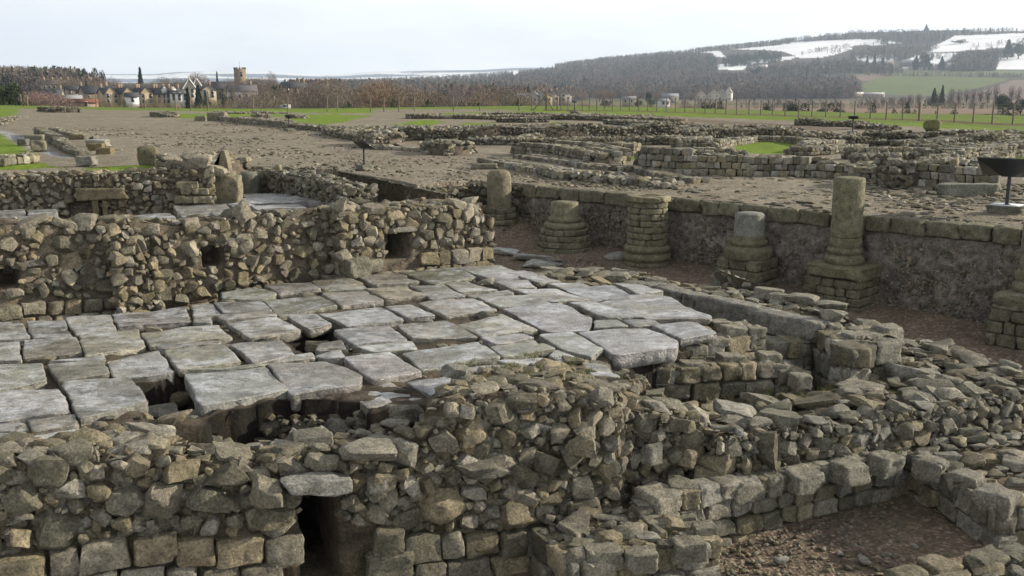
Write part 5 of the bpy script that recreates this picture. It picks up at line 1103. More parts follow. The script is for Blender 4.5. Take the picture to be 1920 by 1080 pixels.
lectern('farthest black lectern sign by the bend of the wire fence',1077,212.5,1.3,0,(.4,.35))
# ================= FENCES =================
def fence(label,posts,h,lines=(.35,.6,.85,1.0),thick=.055,braces=()):
    pts=[P(x,y,1.5) for x,y in posts]; e=thing('wire_fence',np.mean(pts,0),label,'fence'); hs_=[h*(1+rng.normal(0,.02)) for _ in pts]
    for i,p in enumerate(pts):
        a=Acc(); big=1.5 if i in braces else 1; tl=rng.normal(0,.02,2); a.tube(p-np.array([0,0,.3]),p+np.array([tl[0],tl[1],hs_[i]*(1.05 if i in braces else 1)]),thick*big,thick*.9*big,6); a.build('post',M['wood'],e)
    a=Acc()
    for f in lines:
        for i in range(len(pts)-1): a.tube(pts[i]+np.array([0,0,hs_[i]*f*.97]),pts[i+1]+np.array([0,0,hs_[i+1]*f*.97]),.006,.006,3,cap=False)
    a.build('wire_strands',M['wire'],e)
    return e
fx=[1045,1052,1065,1078,1092,1105,1119,1133,1148,1163,1180,1197,1214,1231,1249,1266,1284,1303,1322,1341,1361,1381,1404,1426,1448,1472,1497,1522,1548,1575,1602,1631,1661,1692,1723,1756,1789,1824,1860,1898,1940,1985]
fy=[float(lerp(x,[(1040,207.5),(1240,209),(1300,210.5),(1500,218.5),(1600,222),(1700,227),(1920,235.5),(2000,240)])) for x in fx]
fence('post and wire fence crossing the turf from centre to the right edge',list(zip(fx,fy)),1.22,braces=(34,))
fence('sparse far post and wire fence behind the centre lawn',[(180,198),(209,200),(272,203),(330,205),(358,206),(390,206.5),(475,208),(540,208.5),(614,209.5),(633,209.5),(695,209.5),(720,209.5),(748,209.5),(777,209.5),(850,208.8),(900,208.5),(973,208.2),(997,208.2),(1024,208),(1045,207.5)],1.45,(.4,.9),thick=.06)
fence('short dark fence beside the evergreen bush at the far left',[(-40,193),(-10,193),(18,194),(40,195),(52,197)],1.3,(.4,.7,.95),thick=.09)
o=thing('fence_gate_brace',P(1024,208.5,1.5),'slanting timber straining brace at the fence bend in the centre','fence brace'); a=Acc(); p=P(1024,208,1.5); a.tube(p+np.array([-1.3,0,0]),p+np.array([0,0,1.5]),.06,.06,5); a.tube(p+np.array([0,0,1.4]),p+np.array([.7,0,0]),.06,.06,5); a.tube(p+np.array([0,0,-.2]),p+np.array([0,0,1.8]),.1,.1,6); a.build('brace_timber',M['wood'],o)
# ================= TREES (prototypes, unit height 1) =================
def tree_proto(kind,seed):
    global rng
    keep=rng; rng=np.random.default_rng(seed); R=random.Random(seed)
    tr=Acc(); cr=Acc()
    if kind in('bare','bush','poplar'):
        bark=np.array((.15,.125,.10)); tw=np.array((.27,.225,.18))
        if kind=='poplar': tw=np.array((.26,.22,.2))
        ez={'bare':.58,'bush':.48,'poplar':.55}[kind]; ew={'bare':.36,'bush':.46,'poplar':.17}[kind]; eh={'bare':.42,'bush':.50,'poplar':.45}[kind]
        root=np.array([0,0,.12 if kind!='bush' else -.05])
        tr.tube((0,0,-.03),(0,0,.42 if kind=='bare' else .75 if kind=='poplar' else .2),.022 if kind!='poplar' else .014,.006,5,bark)
        K={'bare':15,'bush':16,'poplar':9}[kind]
        lob=rng.normal(size=(7,3)); lob/=np.linalg.norm(lob,axis=1)[:,None]; la=rng.uniform(-.25,.3,7)
        def env(d): return 1+sum(la[i]*np.maximum(0,d@lob[i])**3 for i in range(7))
        for k in range(K):
            d=rng.normal(size=3); d[2]=abs(d[2])*.7+.1; d/=np.linalg.norm(d); q=np.array([0,0,ez])+d*np.array([ew,ew,eh])*.72*env(d); p=np.array([0,0,rng.uniform(.14,.4)]) if kind!='bush' else root
            m_=(p+q)/2+np.array([0,0,.04])+rng.normal(0,.02,3); tr.tube(p,m_,.011,.007,4,bark,cap=False); tr.tube(m_,q,.007,.003,4,bark,cap=False)
        N={'bare':3600,'bush':4000,'poplar':800}[kind]; d=rng.normal(size=(N,3)); d/=np.linalg.norm(d,axis=1)[:,None]; rr=rng.uniform(.0,1,N)**.45
        C=np.array([0,0,ez])+d*np.array([ew,ew,eh])*(rr*env(d))[:,None]*.92; C[:,2]=np.maximum(C[:,2],.03)
        o_=C-root; o_/=np.linalg.norm(o_,axis=1)[:,None]; e=o_+rng.normal(0,.55,(N,3))+np.array([0,0,.5 if kind=='poplar' else -.05]); e/=np.linalg.norm(e,axis=1)[:,None]
        w=np.cross(e,rng.normal(size=(N,3))); w/=np.linalg.norm(w,axis=1)[:,None]; L_=rng.uniform(.03,.08,N)[:,None]; ww=.0040 if kind!='poplar' else .0045
        v=np.stack([C-w*ww-e*L_*.5,C+w*ww-e*L_*.5,C+e*L_*.5],1).reshape(-1,3); mz=v[:,2].max(); v[:,2]/=mz
        cr.add(v,np.arange(3*N).reshape(-1,3),np.repeat(tw*rng.uniform(.6,1.35,(N,1)),3,0))
    elif kind in('conifer','cypress'):
        tr.tube((0,0,-.02),(0,0,.9),.025,.005,5,(.09,.07,.055)); N=2600; z=rng.uniform(.06,1,N)**.9; rad=(1-z)*(.3 if kind=='conifer' else .22)+.01
        if kind=='cypress': rad=.2*np.minimum(1,(1-z)*3)*np.minimum(1,z*6+.3)
        th=rng.uniform(0,6.28,N); lay=1+.25*np.sin(z*55+th); r=rad*np.sqrt(rng.uniform(.35,1,N))*lay
        C=np.stack([r*np.cos(th),r*np.sin(th),z],1); s=rng.uniform(.015,.035,N)[:,None]
        d1=rng.normal(size=(N,3));d1[:,2]*=.5;d2=rng.normal(size=(N,3))
        v=np.stack([C-d1*s,C+d1*s,C+d2*s],1).reshape(-1,3); cc=np.repeat(np.array((.035,.06,.035))*rng.uniform(.5,1.5,(N,1)),3,0); cr.add(v,np.arange(3*N).reshape(-1,3),cc)
    else: # evergreen round
        tr.tube((0,0,-.02),(0,0,.5),.04,.02,5,(.09,.07,.055)); K=16; cen=rng.normal(0,1,(K,3))*np.array((.2,.2,.15))+np.array((0,0,.5)); cr_=rng.uniform(.13,.24,K); N=3200; k=rng.integers(0,K,N); d=rng.normal(size=(N,3)); d/=np.linalg.norm(d,axis=1)[:,None]
        C=cen[k]+d*cr_[k][:,None]*rng.uniform(.7,1.05,(N,1)); C[:,2]=np.maximum(C[:,2],.02); C[:,2]/=C[:,2].max(); s=rng.uniform(.012,.03,N)[:,None]; d1=rng.normal(size=(N,3));d2=rng.normal(size=(N,3))
        v=np.stack([C-d1*s,C+d1*s,C+d2*s],1).reshape(-1,3); cc=np.repeat(np.array((.045,.065,.03))*rng.uniform(.5,1.5,(N,1)),3,0); cr.add(v,np.arange(3*N).reshape(-1,3),cc)
    rng=keep
    def mk(acc,nm):
        o=acc.build(nm,M['tree'],None,origin=(0,0,0)); me=o.data; bpy.data.objects.remove(o); return me
    return mk(tr,'trunk'),mk(cr,'crown')
PR={k:[tree_proto(k,s) for s in ss] for k,ss in {'bare':(1,2,3,4),'bush':(11,12,13),'poplar':(21,22),'conifer':(31,32),'cypress':(41,),'ever':(51,52,53)}.items()}
TN={'bare':'bare_tree','bush':'bare_shrub','poplar':'bare_poplar','conifer':'conifer','cypress':'cypress_tree','ever':'evergreen_tree'}
tint_cache={}
def tinted(me,t):
    if t is None: return me
    k=(me.name,t)
    if k not in tint_cache:
        m2=me.copy(); a=m2.color_attributes['Col']; b=np.zeros(len(a.data)*4,np.float32); a.data.foreach_get('color',b); b=b.reshape(-1,4); b[:,:3]*=np.array(t); a.data.foreach_set('color',b.reshape(-1)); tint_cache[k]=m2
    return tint_cache[k]
def tree(kind,px,top,dist,width,label,group=None,base=None,tint=None):
    """px column, top row, distance; width in photo pixels"""
    d=ray(px,200); h=math.hypot(d[0],d[1]); x,y=d[0]/h*dist,d[1]/h*dist
    zb=float(terrain_z(x,y)) if base is None else base; H=D(px,top,dist)[2]-zb
    w=width/F*dist; i=rng.integers(0,len(PR[kind])); t,c=PR[kind][i]
    nat={'bare':.75,'bush':.95,'poplar':.3,'conifer':.55,'cypress':.4,'ever':.95}[kind]
    e=thing(TN[kind],(x,y,zb),label,'shrub' if kind=='bush' else 'tree',group,rz=rng.uniform(0,6.28)); e.scale=(w/nat,w/nat,H)
    for me,n in ((t,'trunk'),(c,'crown')):
        o=bpy.data.objects.new(n,tinted(me,tint) if n=='crown' else me); COL.objects.link(o); o.parent=e
    return e
def band(kinds,x0,x1,n,topf,d0,d1,w0,w1,label,group,tints=(None,),jt=4):
    for i in range(n):
        px=x0+(x1-x0)*(i+rng.uniform(.1,.9))/n; tree(kinds[rng.integers(0,len(kinds))],px,float(topf(px))+rng.normal(0,jt),rng.uniform(d0,d1),rng.uniform(w0,w1),label,group,tint=tints[rng.integers(0,len(tints))])
BR=[(1.05,.95,.82),(.9,.92,.82),(1.1,1.02,.75),(.6,.62,.6),(1.2,.98,.78),(.75,.7,.66)]
band(['bare','bush'],640,1000,24,lambda x:lerp(x,[(640,165),(720,158),(740,155),(800,172),(860,175),(940,165),(1000,182)]),210,330,75,130,'bushy brown bare tree in the belt behind the centre of the site','bare trees behind the centre of the site',BR,9)
band(['bush','bush','ever'],640,1010,12,lambda x:191+0*x,180,205,45,70,'low tangled bare shrub just beyond the centre fence','shrubs beyond the centre fence',[(1.1,1.1,.8),(1.3,1.1,.85)],3)
band(['bush','bare'],450,640,20,lambda x:lerp(x,[(440,178),(520,170),(640,165)]),205,320,50,90,'grey-brown bare tree right of the church below the far lawn','bare trees right of the church',[(.9,.9,.85),(1.05,1.02,.9),(.7,.68,.66)],9)
band(["bush"],180,440,12,lambda x:187+0*x,180,230,30,60,'low bare hedge shrub below the terrace of houses','shrubs below the terrace',[(1.2,1.2,.8)],3)
band(['bare'],40,120,4,lambda x:lerp(x,[(40,168),(120,172)]),300,380,60,80,'purple-brown bare tree left of the long white building','bare trees left of the white building',[(1.2,.95,.95)],3)
band(['bare','bush'],1000,1300,8,lambda x:lerp(x,[(1000,193),(1300,194)]),300,480,28,50,'small bare tree in front of the pale village houses','bare trees before the village houses',[(1.3,1.05,.75),(1.1,1.,.9)],4)
band(['bare'],1080,1300,8,lambda x:lerp(x,[(1080,172),(1140,166),(1300,172)]),900,1100,24,40,'rounded bare tree among the village roofs right of centre','bare trees among the village roofs',[(.9,.85,.8),(1.2,1.,.85)],3)
band(['bare','bush'],60,440,16,lambda x:lerp(x,[(60,182),(200,186),(330,186),(440,180)]),330,400,18,34,'small bare garden tree among the houses at the left','garden trees among the left houses',[(1.,.9,.8),(1.1,1.,.8),(.85,.8,.75)],5)
band(['bare'],90,640,34,lambda x:lerp(x,[(90,146),(150,150),(260,150),(430,150),(640,155)]),560,700,34,56,'bare grey-brown tree rising behind the town roofs','bare trees behind the town roofs',[(.95,.9,.88),(.8,.8,.8)],8)
band(['bush','bare'],440,1000,26,lambda x:lerp(x,[(440,172),(640,170),(760,176),(1000,184)]),330,460,40,60,'hazy brown bare tree in the second row behind the site','second row of bare trees behind the site',[(1.,.9,.82),(.8,.8,.8)],9)
for px,top,d_,w,k,lab in [(18,151,150,52,'ever','dark evergreen bush at the far left edge'),(267,127,640,16,'conifer','pointed dark conifer on the skyline above the terrace'),(353,165,330,17,'conifer','narrow dark conifer just left of the paired conifer, below the white gables'),(373,160,330,24,'conifer','broad dark conifer below the white gables'),(385,170,320,18,'ever','dark round evergreen right of the paired conifers'),
 (102,166,380,24,'ever','round green tree by the slate-roofed house at left'),(165,152,520,10,'conifer','slim dark conifer between the left houses'),(423,168,350,24,'ever','dark leaning evergreen left of the tall tan poplar'),(518,160,330,34,'ever','broad dark holm tree right of the church'),(436,141,360,20,'poplar','tall tan bare poplar in front of the church tower'),
 (410,135,620,9,'conifer','small dark conifer left of the church tower'),(180,127,700,22,'ever','dark pine clump on the left skyline'),(197,131,700,16,'ever','lower dark pine right of the skyline clump'),(235,187,240,22,'ever','dark shrub below the white porch'),(512,131,640,26,'bare','open-crowned bare tree right of the church tower'),(480,145,560,34,'bare','reddish bare tree at the church tower foot'),(367,133,660,30,'bare','wide bare tree on the skyline above the white gables'),
 (1217,172,640,16,'ever','tall dark evergreen among the village trees'),(1196,184,600,16,'ever','round green evergreen left of the tall dark evergreen'),(1135,184,600,18,'ever','low dark evergreen among bare village trees'),
 (1327,191,330,26,'ever','wide dark bush behind the fence below the beige houses'),(1353,189,330,22,'ever','dome of dark bush right of the wide bush'),(1440,192,330,20,'ever','small dark bush left of the long hedge clump'),(1492,190,330,45,'ever','long dark hedge clump behind the fence'),(1553,192,330,34,'ever','dark hedge clump right of the long clump'),(1575,192,320,26,'ever','dark bush at the end of the hedge clumps'),
 (1633,193,260,28,'ever','round dark shrub behind the fence, below the white barns'),(1672,205,240,30,'ever','low dark shrub behind the fence'),(1698,191,260,24,'ever','taller dark shrub left of the straining post'),(1712,205,250,22,'ever','small dark shrub left of the straining post'),(1758,209,230,13,'ever','small round shrub right of the straining post'),(1790,206,230,36,'ever','low domed shrub with a pale side'),(1847,214,220,24,'ever','small low shrub in the reddish field'),(1900,207,220,52,'ever','broad dark shrub at the right edge'),(1881,176,420,32,'ever','tall dome-shaped dark tree near the right edge'),(1917,185,430,16,'ever','dark tree cut by the right edge'),
 (1750,166,700,14,'conifer','small conifer among the row of bare poplars'),(1765,160,700,11,'conifer','pointed conifer at the right side of the small conifer')]:
    tree(k,px,top,d_,w,lab)
for i,px in enumerate([1640,1655,1672,1690,1705,1722,1740,1757,1782,1797,1811,1824,1837,1851,1866,1895,1908]):
    tree('poplar',px,float(lerp(px,[(1640,182),(1750,172),(1782,163),(1840,160),(1910,158)]))+rng.normal(0,2),700,13,'slim bare poplar in the row across the valley floor','row of bare poplars',tint=(.9,.85,.85))
# ================= FAR WOODS (merged, uncountable) =================
def far_tree_unit(kind,seed):
    r=np.random.default_rng(seed); V_=[];C_=[]
    if kind=='c': N=60; z=r.uniform(.05,1,N); rad=(1-z)*.24; base=np.array((.06,.08,.06))
    else: N=120; z=r.uniform(.08,1,N); rad=.42*np.sqrt(np.clip(1-((z-.55)/.5)**2,0.02,1)); base=np.array((.20,.17,.15))
    th=r.uniform(0,6.28,N); rr=rad*np.sqrt(r.uniform(.1,1,N)); c=np.stack([rr*np.cos(th),rr*np.sin(th),z],1)
    s=.055 if kind=='c' else .055
    a=r.normal(0,s,(N,3)); b=r.normal(0,s,(N,3))
    if kind!='c': b=b*.45; a[:,2]*=1.3
    v=np.stack([c-a,c+a,c+b],1).reshape(-1,3); col=np.repeat(base*r.uniform(.55,1.5,(N,1)),3,0); return v,col
HT=np.array([(1.1,1,.9),(1.,.95,1.),(.9,1,.85),(1.15,1.,.85),(.85,.85,.9)])
U_B=[far_tree_unit('b',s) for s in range(6)]; U_C=[far_tree_unit('c',s+20) for s in range(4)]
def wood(label,poly,n,h0,h1,conf,tint=(1,1,1),drange=(1250,4200),name='wood',avoid=()):
    """poly: photo outline; candidates thrown on the terrain inside it"""
    poly=np.array(poly,float); acc=Acc(); cnt=0; x0,y0=poly.min(0);x1,y1=poly.max(0)
    tx=(x0-960)/F/1.02,(x1-960)/F/1.02
    tries=0
    while cnt<n and tries<60:
        tries+=1; m=6000; t=rng.uniform(tx[0],tx[1],m); dd=np.exp(rng.uniform(math.log(drange[0]),math.log(drange[1]),m)); th=np.arctan(t); X=dd*np.sin(th);Y=dd*np.cos(th); Z=terrain_z(X,Y); px,py=PX(X,Y,Z); pt=PX(X,Y,Z+h1*.95)[1]; thin=(y1-y0)<9 or h1<10; ok=inpoly(px,py,poly) if thin else inpoly(px,pt+1,poly)
        for q in avoid: ok&=~inpoly(px,py-1,q)
        if not thin:
            for q in avoid: ok&=~inpoly(px,(py+pt*2)/3,q)
        I=np.nonzero(ok)[0]
        for i in I[:n-cnt]:
            c=rng.random()<conf; v,col=(U_C if c else U_B)[rng.integers(0,4)]; H=rng.uniform(h0,h1)*(1 if not c else 1.05); w=H*rng.uniform(.8,1.25); a=rng.uniform(0,6.28); ca,sa=math.cos(a),math.sin(a)
            vv=np.stack([(v[:,0]*ca-v[:,1]*sa)*w+X[i],(v[:,0]*sa+v[:,1]*ca)*w+Y[i],v[:,2]*H+Z[i]-.5],1)
            acc.add(vv,np.arange(len(vv)).reshape(-1,3),np.clip(col*np.array(tint)*rng.uniform(.6,1.35)*(HT[rng.integers(0,5)] if not c else 1),0,.6)); cnt+=1
    o=acc.build(name,M['tree']); 
    if o: tag(o,label,'wood',kind='stuff')
    return o
AV=SNOW+GREENF+GREENS+PLOUGH
wood('dark belt of woodland along the crest of the right hill',[(1040,128),(1200,112),(1297,96),(1420,84),(1470,80),(1560,76),(1650,74),(1790,68),(1790,58),(1920,56),(1920,50),(1600,56),(1450,74),(1340,88),(1200,100),(1100,108),(1040,118)],1260,13,19,.45,drange=(2900,3700),avoid=SNOW[:1]+SNOW[3:4])
wood('dark strip of crest wood above the long snowy field',[(1290,98),(1300,85),(1400,76),(1450,70),(1480,60),(1500,78),(1420,87)],420,13,18,.6,drange=(3250,3700))
wood('dots of hedgerow trees climbing the long snowy field',[(1480,100),(1530,88),(1560,84),(1640,78),(1640,80),(1562,87),(1535,92),(1490,103)],40,7,12,.3,drange=(2300,3500))
wood('few lone trees on the upper right snowfield',[(1800,84),(1900,70),(1920,72),(1920,80),(1820,90)],26,7,12,.3,drange=(2300,3500))
wood('mixed winter woodland covering the middle of the right hillside',[(1100,148),(1240,142),(1450,134),(1470,136),(1600,140),(1625,152),(1600,176),(1450,180),(1250,180),(1100,172)],2100,12,18,.25,drange=(1300,2300),avoid=AV)
wood('woodland between the snowy fields and the village, right hillside',[(900,150),(960,134),(1080,122),(1200,110),(1300,97),(1345,100),(1345,132),(1460,136),(1240,150),(1100,150),(980,152)],2100,12,18,.35,drange=(1900,3500),avoid=AV)
wood('dark conifer plantation inside the snowy field',[(1350,104),(1430,93),(1465,97),(1463,105),(1400,112),(1360,115)],266,13,17,1.,drange=(2400,3300))
wood('conifer plantation on the left of the snowy field',[(1190,108),(1300,95),(1336,103),(1345,118),(1250,125),(1180,125)],448,12,17,.9,drange=(2300,3400))
wood('band of mixed trees and gardens below the snowy fields',[(1440,118),(1520,112),(1600,108),(1625,116),(1700,122),(1860,131),(1860,134),(1460,135),(1400,130)],728,11,18,.5,drange=(2100,2700),avoid=SNOW[3:7])
wood('tree clump between two snowy fields at upper right',[(1590,98),(1640,86),(1690,84),(1765,80),(1720,96),(1690,104),(1610,101)],392,11,16,.3,drange=(2300,3300))
wood('wood beside the right-hand snowy field',[(1780,116),(1800,96),(1890,88),(1872,104),(1858,130),(1790,131)],392,12,18,.4,drange=(2200,3300))
wood('dark hedge line between the green fields on the far slope',[(1600,141),(1660,141),(1920,142),(1920,145),(1660,143)],150,5,8,.3,drange=(1700,2200))
wood('row of hedgerow trees across the snowy slope',[(1545,92),(1640,84),(1640,86),(1560,94)],26,8,12,.3,drange=(2400,3300))
wood('scattered trees along the snowy hedgerows at right',[(1720,99),(1790,96),(1900,88),(1895,91),(1800,99),(1725,103)],60,8,14,.3,drange=(2300,3300))
wood('broad brown wood of bare trees low on the far slope',[(1300,182),(1300,160),(1450,150),(1600,152),(1622,160),(1600,182)],520,10,15,.08,(1.25,1.,1.),drange=(1300,2000),avoid=AV)
wood('dark winter woodland along the centre ridge',[(620,172),(620,148),(700,146),(760,144),(860,138),(960,132),(1060,120),(1120,118),(1120,150),(1000,164),(900,170)],2240,12,18,.35,drange=(1250,3500),avoid=SNOW)
wood('brown wood sloping down behind the centre belt of trees',[(620,186),(620,160),(760,158),(960,160),(1100,166),(1100,186),(960,190)],588,9,14,.15,(1.15,1.,.95),drange=(650,1300))
wood('purple-brown wood covering the left skyline',[(-80,180),(-80,128),(60,126),(150,130),(200,138),(260,146),(330,152),(330,178),(0,184)],979,12,18,.15,(.95,.95,.98),drange=(650,1000))
wood('bare trees among the town roofs behind the terrace',[(150,184),(150,146),(300,150),(420,150),(640,150),(640,184)],461,9,14,.2,(1.1,.95,.9),drange=(560,950))
wood('bare trees and gardens round the village right of centre',[(1000,192),(1000,178),(1300,174),(1620,176),(1620,188),(1300,188)],503,7,12,.15,(1.15,1.,.9),drange=(1000,1400),avoid=GREENF)
wood('distant hedge rows across the valley floor',[(1280,197),(1280,195),(1920,196),(1920,198)],160,3,6,.3,drange=(700,1000))
wood('second line of valley hedges',[(1240,203),(1240,201),(1920,203),(1920,205.5)],160,3,5,.2,drange=(480,800))
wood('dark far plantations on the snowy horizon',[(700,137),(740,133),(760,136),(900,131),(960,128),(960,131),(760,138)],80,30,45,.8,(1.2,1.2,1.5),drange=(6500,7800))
# ================= TOWN =================
def slab_roof(acc,w,d,z0,h,col,ov=.3,axis='x'):
    hw,hd=w/2+ov,d/2+ov; t=.25
    if axis=='x': v=[(-hw,-hd,z0-.1),(hw,-hd,z0-.1),(hw,0,z0+h),(-hw,0,z0+h),(hw,hd,z0-.1),(-hw,hd,z0-.1)]
    else: v=[(-hw,-hd,z0-.1),(-hw,hd,z0-.1),(0,hd,z0+h),(0,-hd,z0+h),(hw,hd,z0-.1),(hw,-hd,z0-.1)]
    v=np.array(v,float); v2=v-np.array([0,0,t]); V_=np.concatenate([v,v2])
    f=[[0,1,2,3],[3,2,4,5],[7,6,9,8],[8,9,11,10],[0,6,7,1],[5,4,10,11],[0,3,9,6],[3,5,11,9],[1,7,8,2],[2,8,10,4]]
    acc.add(V_,f,col)
def house(label,px,base,dist,w,d,he,hr,rz=0,wc=(.38,.31,.2),rc=(.09,.09,.10),axis='x',win=(3,2),chim=(.4,),gables=0,dormers=0,name='house',rot_gable=False,white_trim=False,cat='house',zb=None):
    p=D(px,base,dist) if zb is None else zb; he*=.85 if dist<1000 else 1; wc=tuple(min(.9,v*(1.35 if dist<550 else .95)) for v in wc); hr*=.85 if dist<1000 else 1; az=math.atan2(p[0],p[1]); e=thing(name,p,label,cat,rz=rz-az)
    B=lambda acc,nm,mt: acc.build(nm,M[mt],e,world=False)
    a=Acc(); a.box((0,0,he/2-1.5),(w/2,d/2,he/2+1.5),None,wc)
    gv=np.array([(-w/2,-d/2,he),(w/2,-d/2,he),(w/2,d/2,he),(-w/2,d/2,he)])
    if axis=='x':
        for sx in(-1,1): a.add([(sx*w/2,-d/2,he),(sx*w/2,d/2,he),(sx*w/2,0,he+hr-.05)],[[0,1,2]],wc)
    else:
        for sy in(-1,1): a.add([(-w/2,sy*d/2,he),(w/2,sy*d/2,he),(0,sy*d/2,he+hr-.05)],[[0,1,2]],wc)
    # projecting gabled bays
    ra=Acc()
    for k in range(gables):
        gx=(-w/2+w*(k+.5)/gables) if gables>1 else -w*.22; gw=min(w/gables*.55,4.2)
        a.box((gx,-d/2-.9,he/2-1.5),(gw/2,.9,he/2+1.5),None,np.array(wc)*1.05); a.add([(gx-gw/2,-d/2-1.8,he),(gx+gw/2,-d/2-1.8,he),(gx,-d/2-1.8,he+gw*.62)],[[0,1,2]],np.array(wc)*1.05)
        t=Acc(); slab_roof(t,gw,d/2+1.8,he,gw*.66,rc,.25,'y'); v=np.concatenate(t.v)+np.array([gx,-d/4-.9,0]); ra.add(v,t.q[0],rc)
    B(a,'wall','house'); slab_roof(ra,w,d,he,hr,rc,.35,axis); rf=B(ra,'roof','house')
    for c in chim:
        t=Acc(); t.box((c*w,0,he+hr+.4),(.55,.4,1.1),None,np.array((.33,.26,.18))); t.tube((c*w-.22,0,he+hr+1.4),(c*w-.22,0,he+hr+1.9),.13,.11,6,(.3,.18,.12)); t.tube((c*w+.22,0,he+hr+1.4),(c*w+.22,0,he+hr+1.9),.13,.11,6,(.3,.18,.12)); o=B(t,'chimney','house'); o.parent=rf
    for k in range(dormers):
        gx=-w/2+w*(k+.5)/dormers; t=Acc(); t.box((gx,-d/2+.4,he+.9),(.95,.9,.9),None,(.75,.74,.7)); t.add([(gx-.95,-d/2-.5,he+1.8),(gx+.95,-d/2-.5,he+1.8),(gx,-d/2-.5,he+2.9),(gx-.95,-d/2+1.6,he+1.8),(gx+.95,-d/2+1.6,he+1.8),(gx,-d/2+1.6,he+2.9)],[[0,1,2]],(.8,.79,.75)); t.add([(gx-1.1,-d/2-.55,he+1.7),(gx,-d/2-.55,he+3),(gx,-d/2+2,he+3),(gx-1.1,-d/2+2,he+1.7)],[[0,1,2,3]],rc); t.add([(gx+1.1,-d/2-.55,he+1.7),(gx,-d/2-.55,he+3),(gx,-d/2+2,he+3),(gx+1.1,-d/2+2,he+1.7)],[[3,2,1,0]],rc); B(t,'dormer','house')
    nx,nz_=win
    for i in range(nx):
        for j in range(nz_):
            x=-w/2+w*(i+.5)/nx; z=he*(j+.5)/nz_; yy=-d/2-.06
            for k in range(gables):
                gx=(-w/2+w*(k+.5)/gables) if gables>1 else -w*.22
                if abs(x-gx)<min(w/gables*.55,4.2)/2: yy=-d/2-1.86
            t=Acc(); t.box((x,yy,z),(.62,.05,.85),None,(.55,.53,.48)); f=B(t,'window','house'); t=Acc(); t.box((x,yy-.04,z),(.48,.03,.72)); g_o=B(t,'pane','glass'); g_o.parent=f
    if white_trim:
        t=Acc()
        for sx in(-1,1):
            p0=np.array((0,-d/2-.5,he+hr+.3)); p1=np.array((sx*(w/2+.4),-d/2-.5,he-.3)); t.tube(p0,p1,.28,.28,4,(.85,.85,.83))
        B(t,'white_bargeboard','house')
    return e
stn=(.40,.32,.20); wht=(.72,.70,.66)
for px,lab,w,g_,dm in [(210,'terrace house at the left end, with a tall chimney',8.5,1,0),(243,'second terrace house with a pointed bay, right of the end house',8.5,1,0),(276,'middle terrace house with a sunlit bay and white porch behind',8.5,1,0),(304,'terrace house with the left white dormer',6.5,0,1),(321,'terrace house with the right white dormer',6.5,0,1)]:
    house(lab,px,193,430,w,9,4.5,2.5,.25,stn,gables=g_,dormers=dm,chim=(-.45,.45),win=(3,2))
house('white porch cottage below the middle terrace house',248,193,405,4.5,5,3,1.6,.1,wht,win=(1,1),chim=())
house('slate-roofed stone house left of the terrace',180,192,440,11,8,4.5,3.2,.3,(.3,.25,.17),win=(3,1),chim=(.4,))
house('dark slate-roofed house by the round green tree',100,192,470,8,8,3.6,3,-.2,(.28,.24,.18),win=(3,2))
house('blocky three-storey stone house right of the slate roof',143,186,500,8,8,5.2,1.8,.1,(.33,.27,.2),win=(3,2),chim=(.3,))
house('long low white building with a grey roof at the left',131,195,400,8,6,2.2,1.6,.1,wht,win=(5,1),chim=(),rc=(.32,.33,.34))
house('red-tiled low shed below the stone houses',160,198,380,8,5,1.6,1.2,.1,(.3,.2,.15),(.22,.09,.055),win=(1,1),chim=())
house('tall narrow white gabled house, left one of the pair',354,183,450,4.8,9,4.6,4.4,.1,(.42,.38,.32),axis='y',win=(2,2),chim=(),white_trim=True)
house('tall narrow white gabled house, right one of the pair',368,183,452,4.8,9,4.6,4.4,.1,(.42,.38,.32),axis='y',win=(2,2),chim=(),white_trim=True)
house('white flat-fronted house left of the gabled pair',335,187,425,6.5,8,3.2,1.2,.1,wht,win=(3,2),chim=(-.4,),dormers=0)
house('large grey-roofed hall left of the church',415,176,600,16,9,3,4,.2,(.3,.27,.22),(.13,.13,.15),win=(3,1),chim=())
house('pale house with a grey roof under the church tower',455,189,420,11,8,4.5,3,.1,wht,(.14,.13,.14),win=(4,1),chim=(.3,))
house('stone gable house left of the tan poplar',388,182,430,6,8,3.4,2.6,.2,(.38,.32,.23),axis='y',win=(2,2),chim=(.2,))
house('stone house among trees right of the church',552,183,430,10,8,5,2.5,.2,(.36,.30,.22),win=(3,2))
house('pale house high among trees right of the church',548,172,560,9,7,3.5,2.5,.1,(.45,.40,.33),(.2,.16,.14),win=(4,1))
house('low grey-roofed house at the right end of the town',600,173,560,10,7,3,2.5,.0,(.42,.36,.26),(.16,.15,.15),win=(4,1))
house('tiny pale grey summerhouse at the lawn edge',536,209,190,1.2,1.2,1.0,.5,0,(.4,.4,.38),(.4,.4,.4),win=(1,1),chim=(),name='summerhouse')
house('row of rooftops on the slope at the left, upper',105,168,600,14,9,3.4,2.6,.1,(.42,.33,.22),(.2,.16,.13),win=(6,1),chim=(-.4,-.1,.2,.45))
house('hillside house below the left skyline',140,152,880,12,9,3,3,.2,(.3,.27,.25),(.25,.25,.27),win=(3,1))
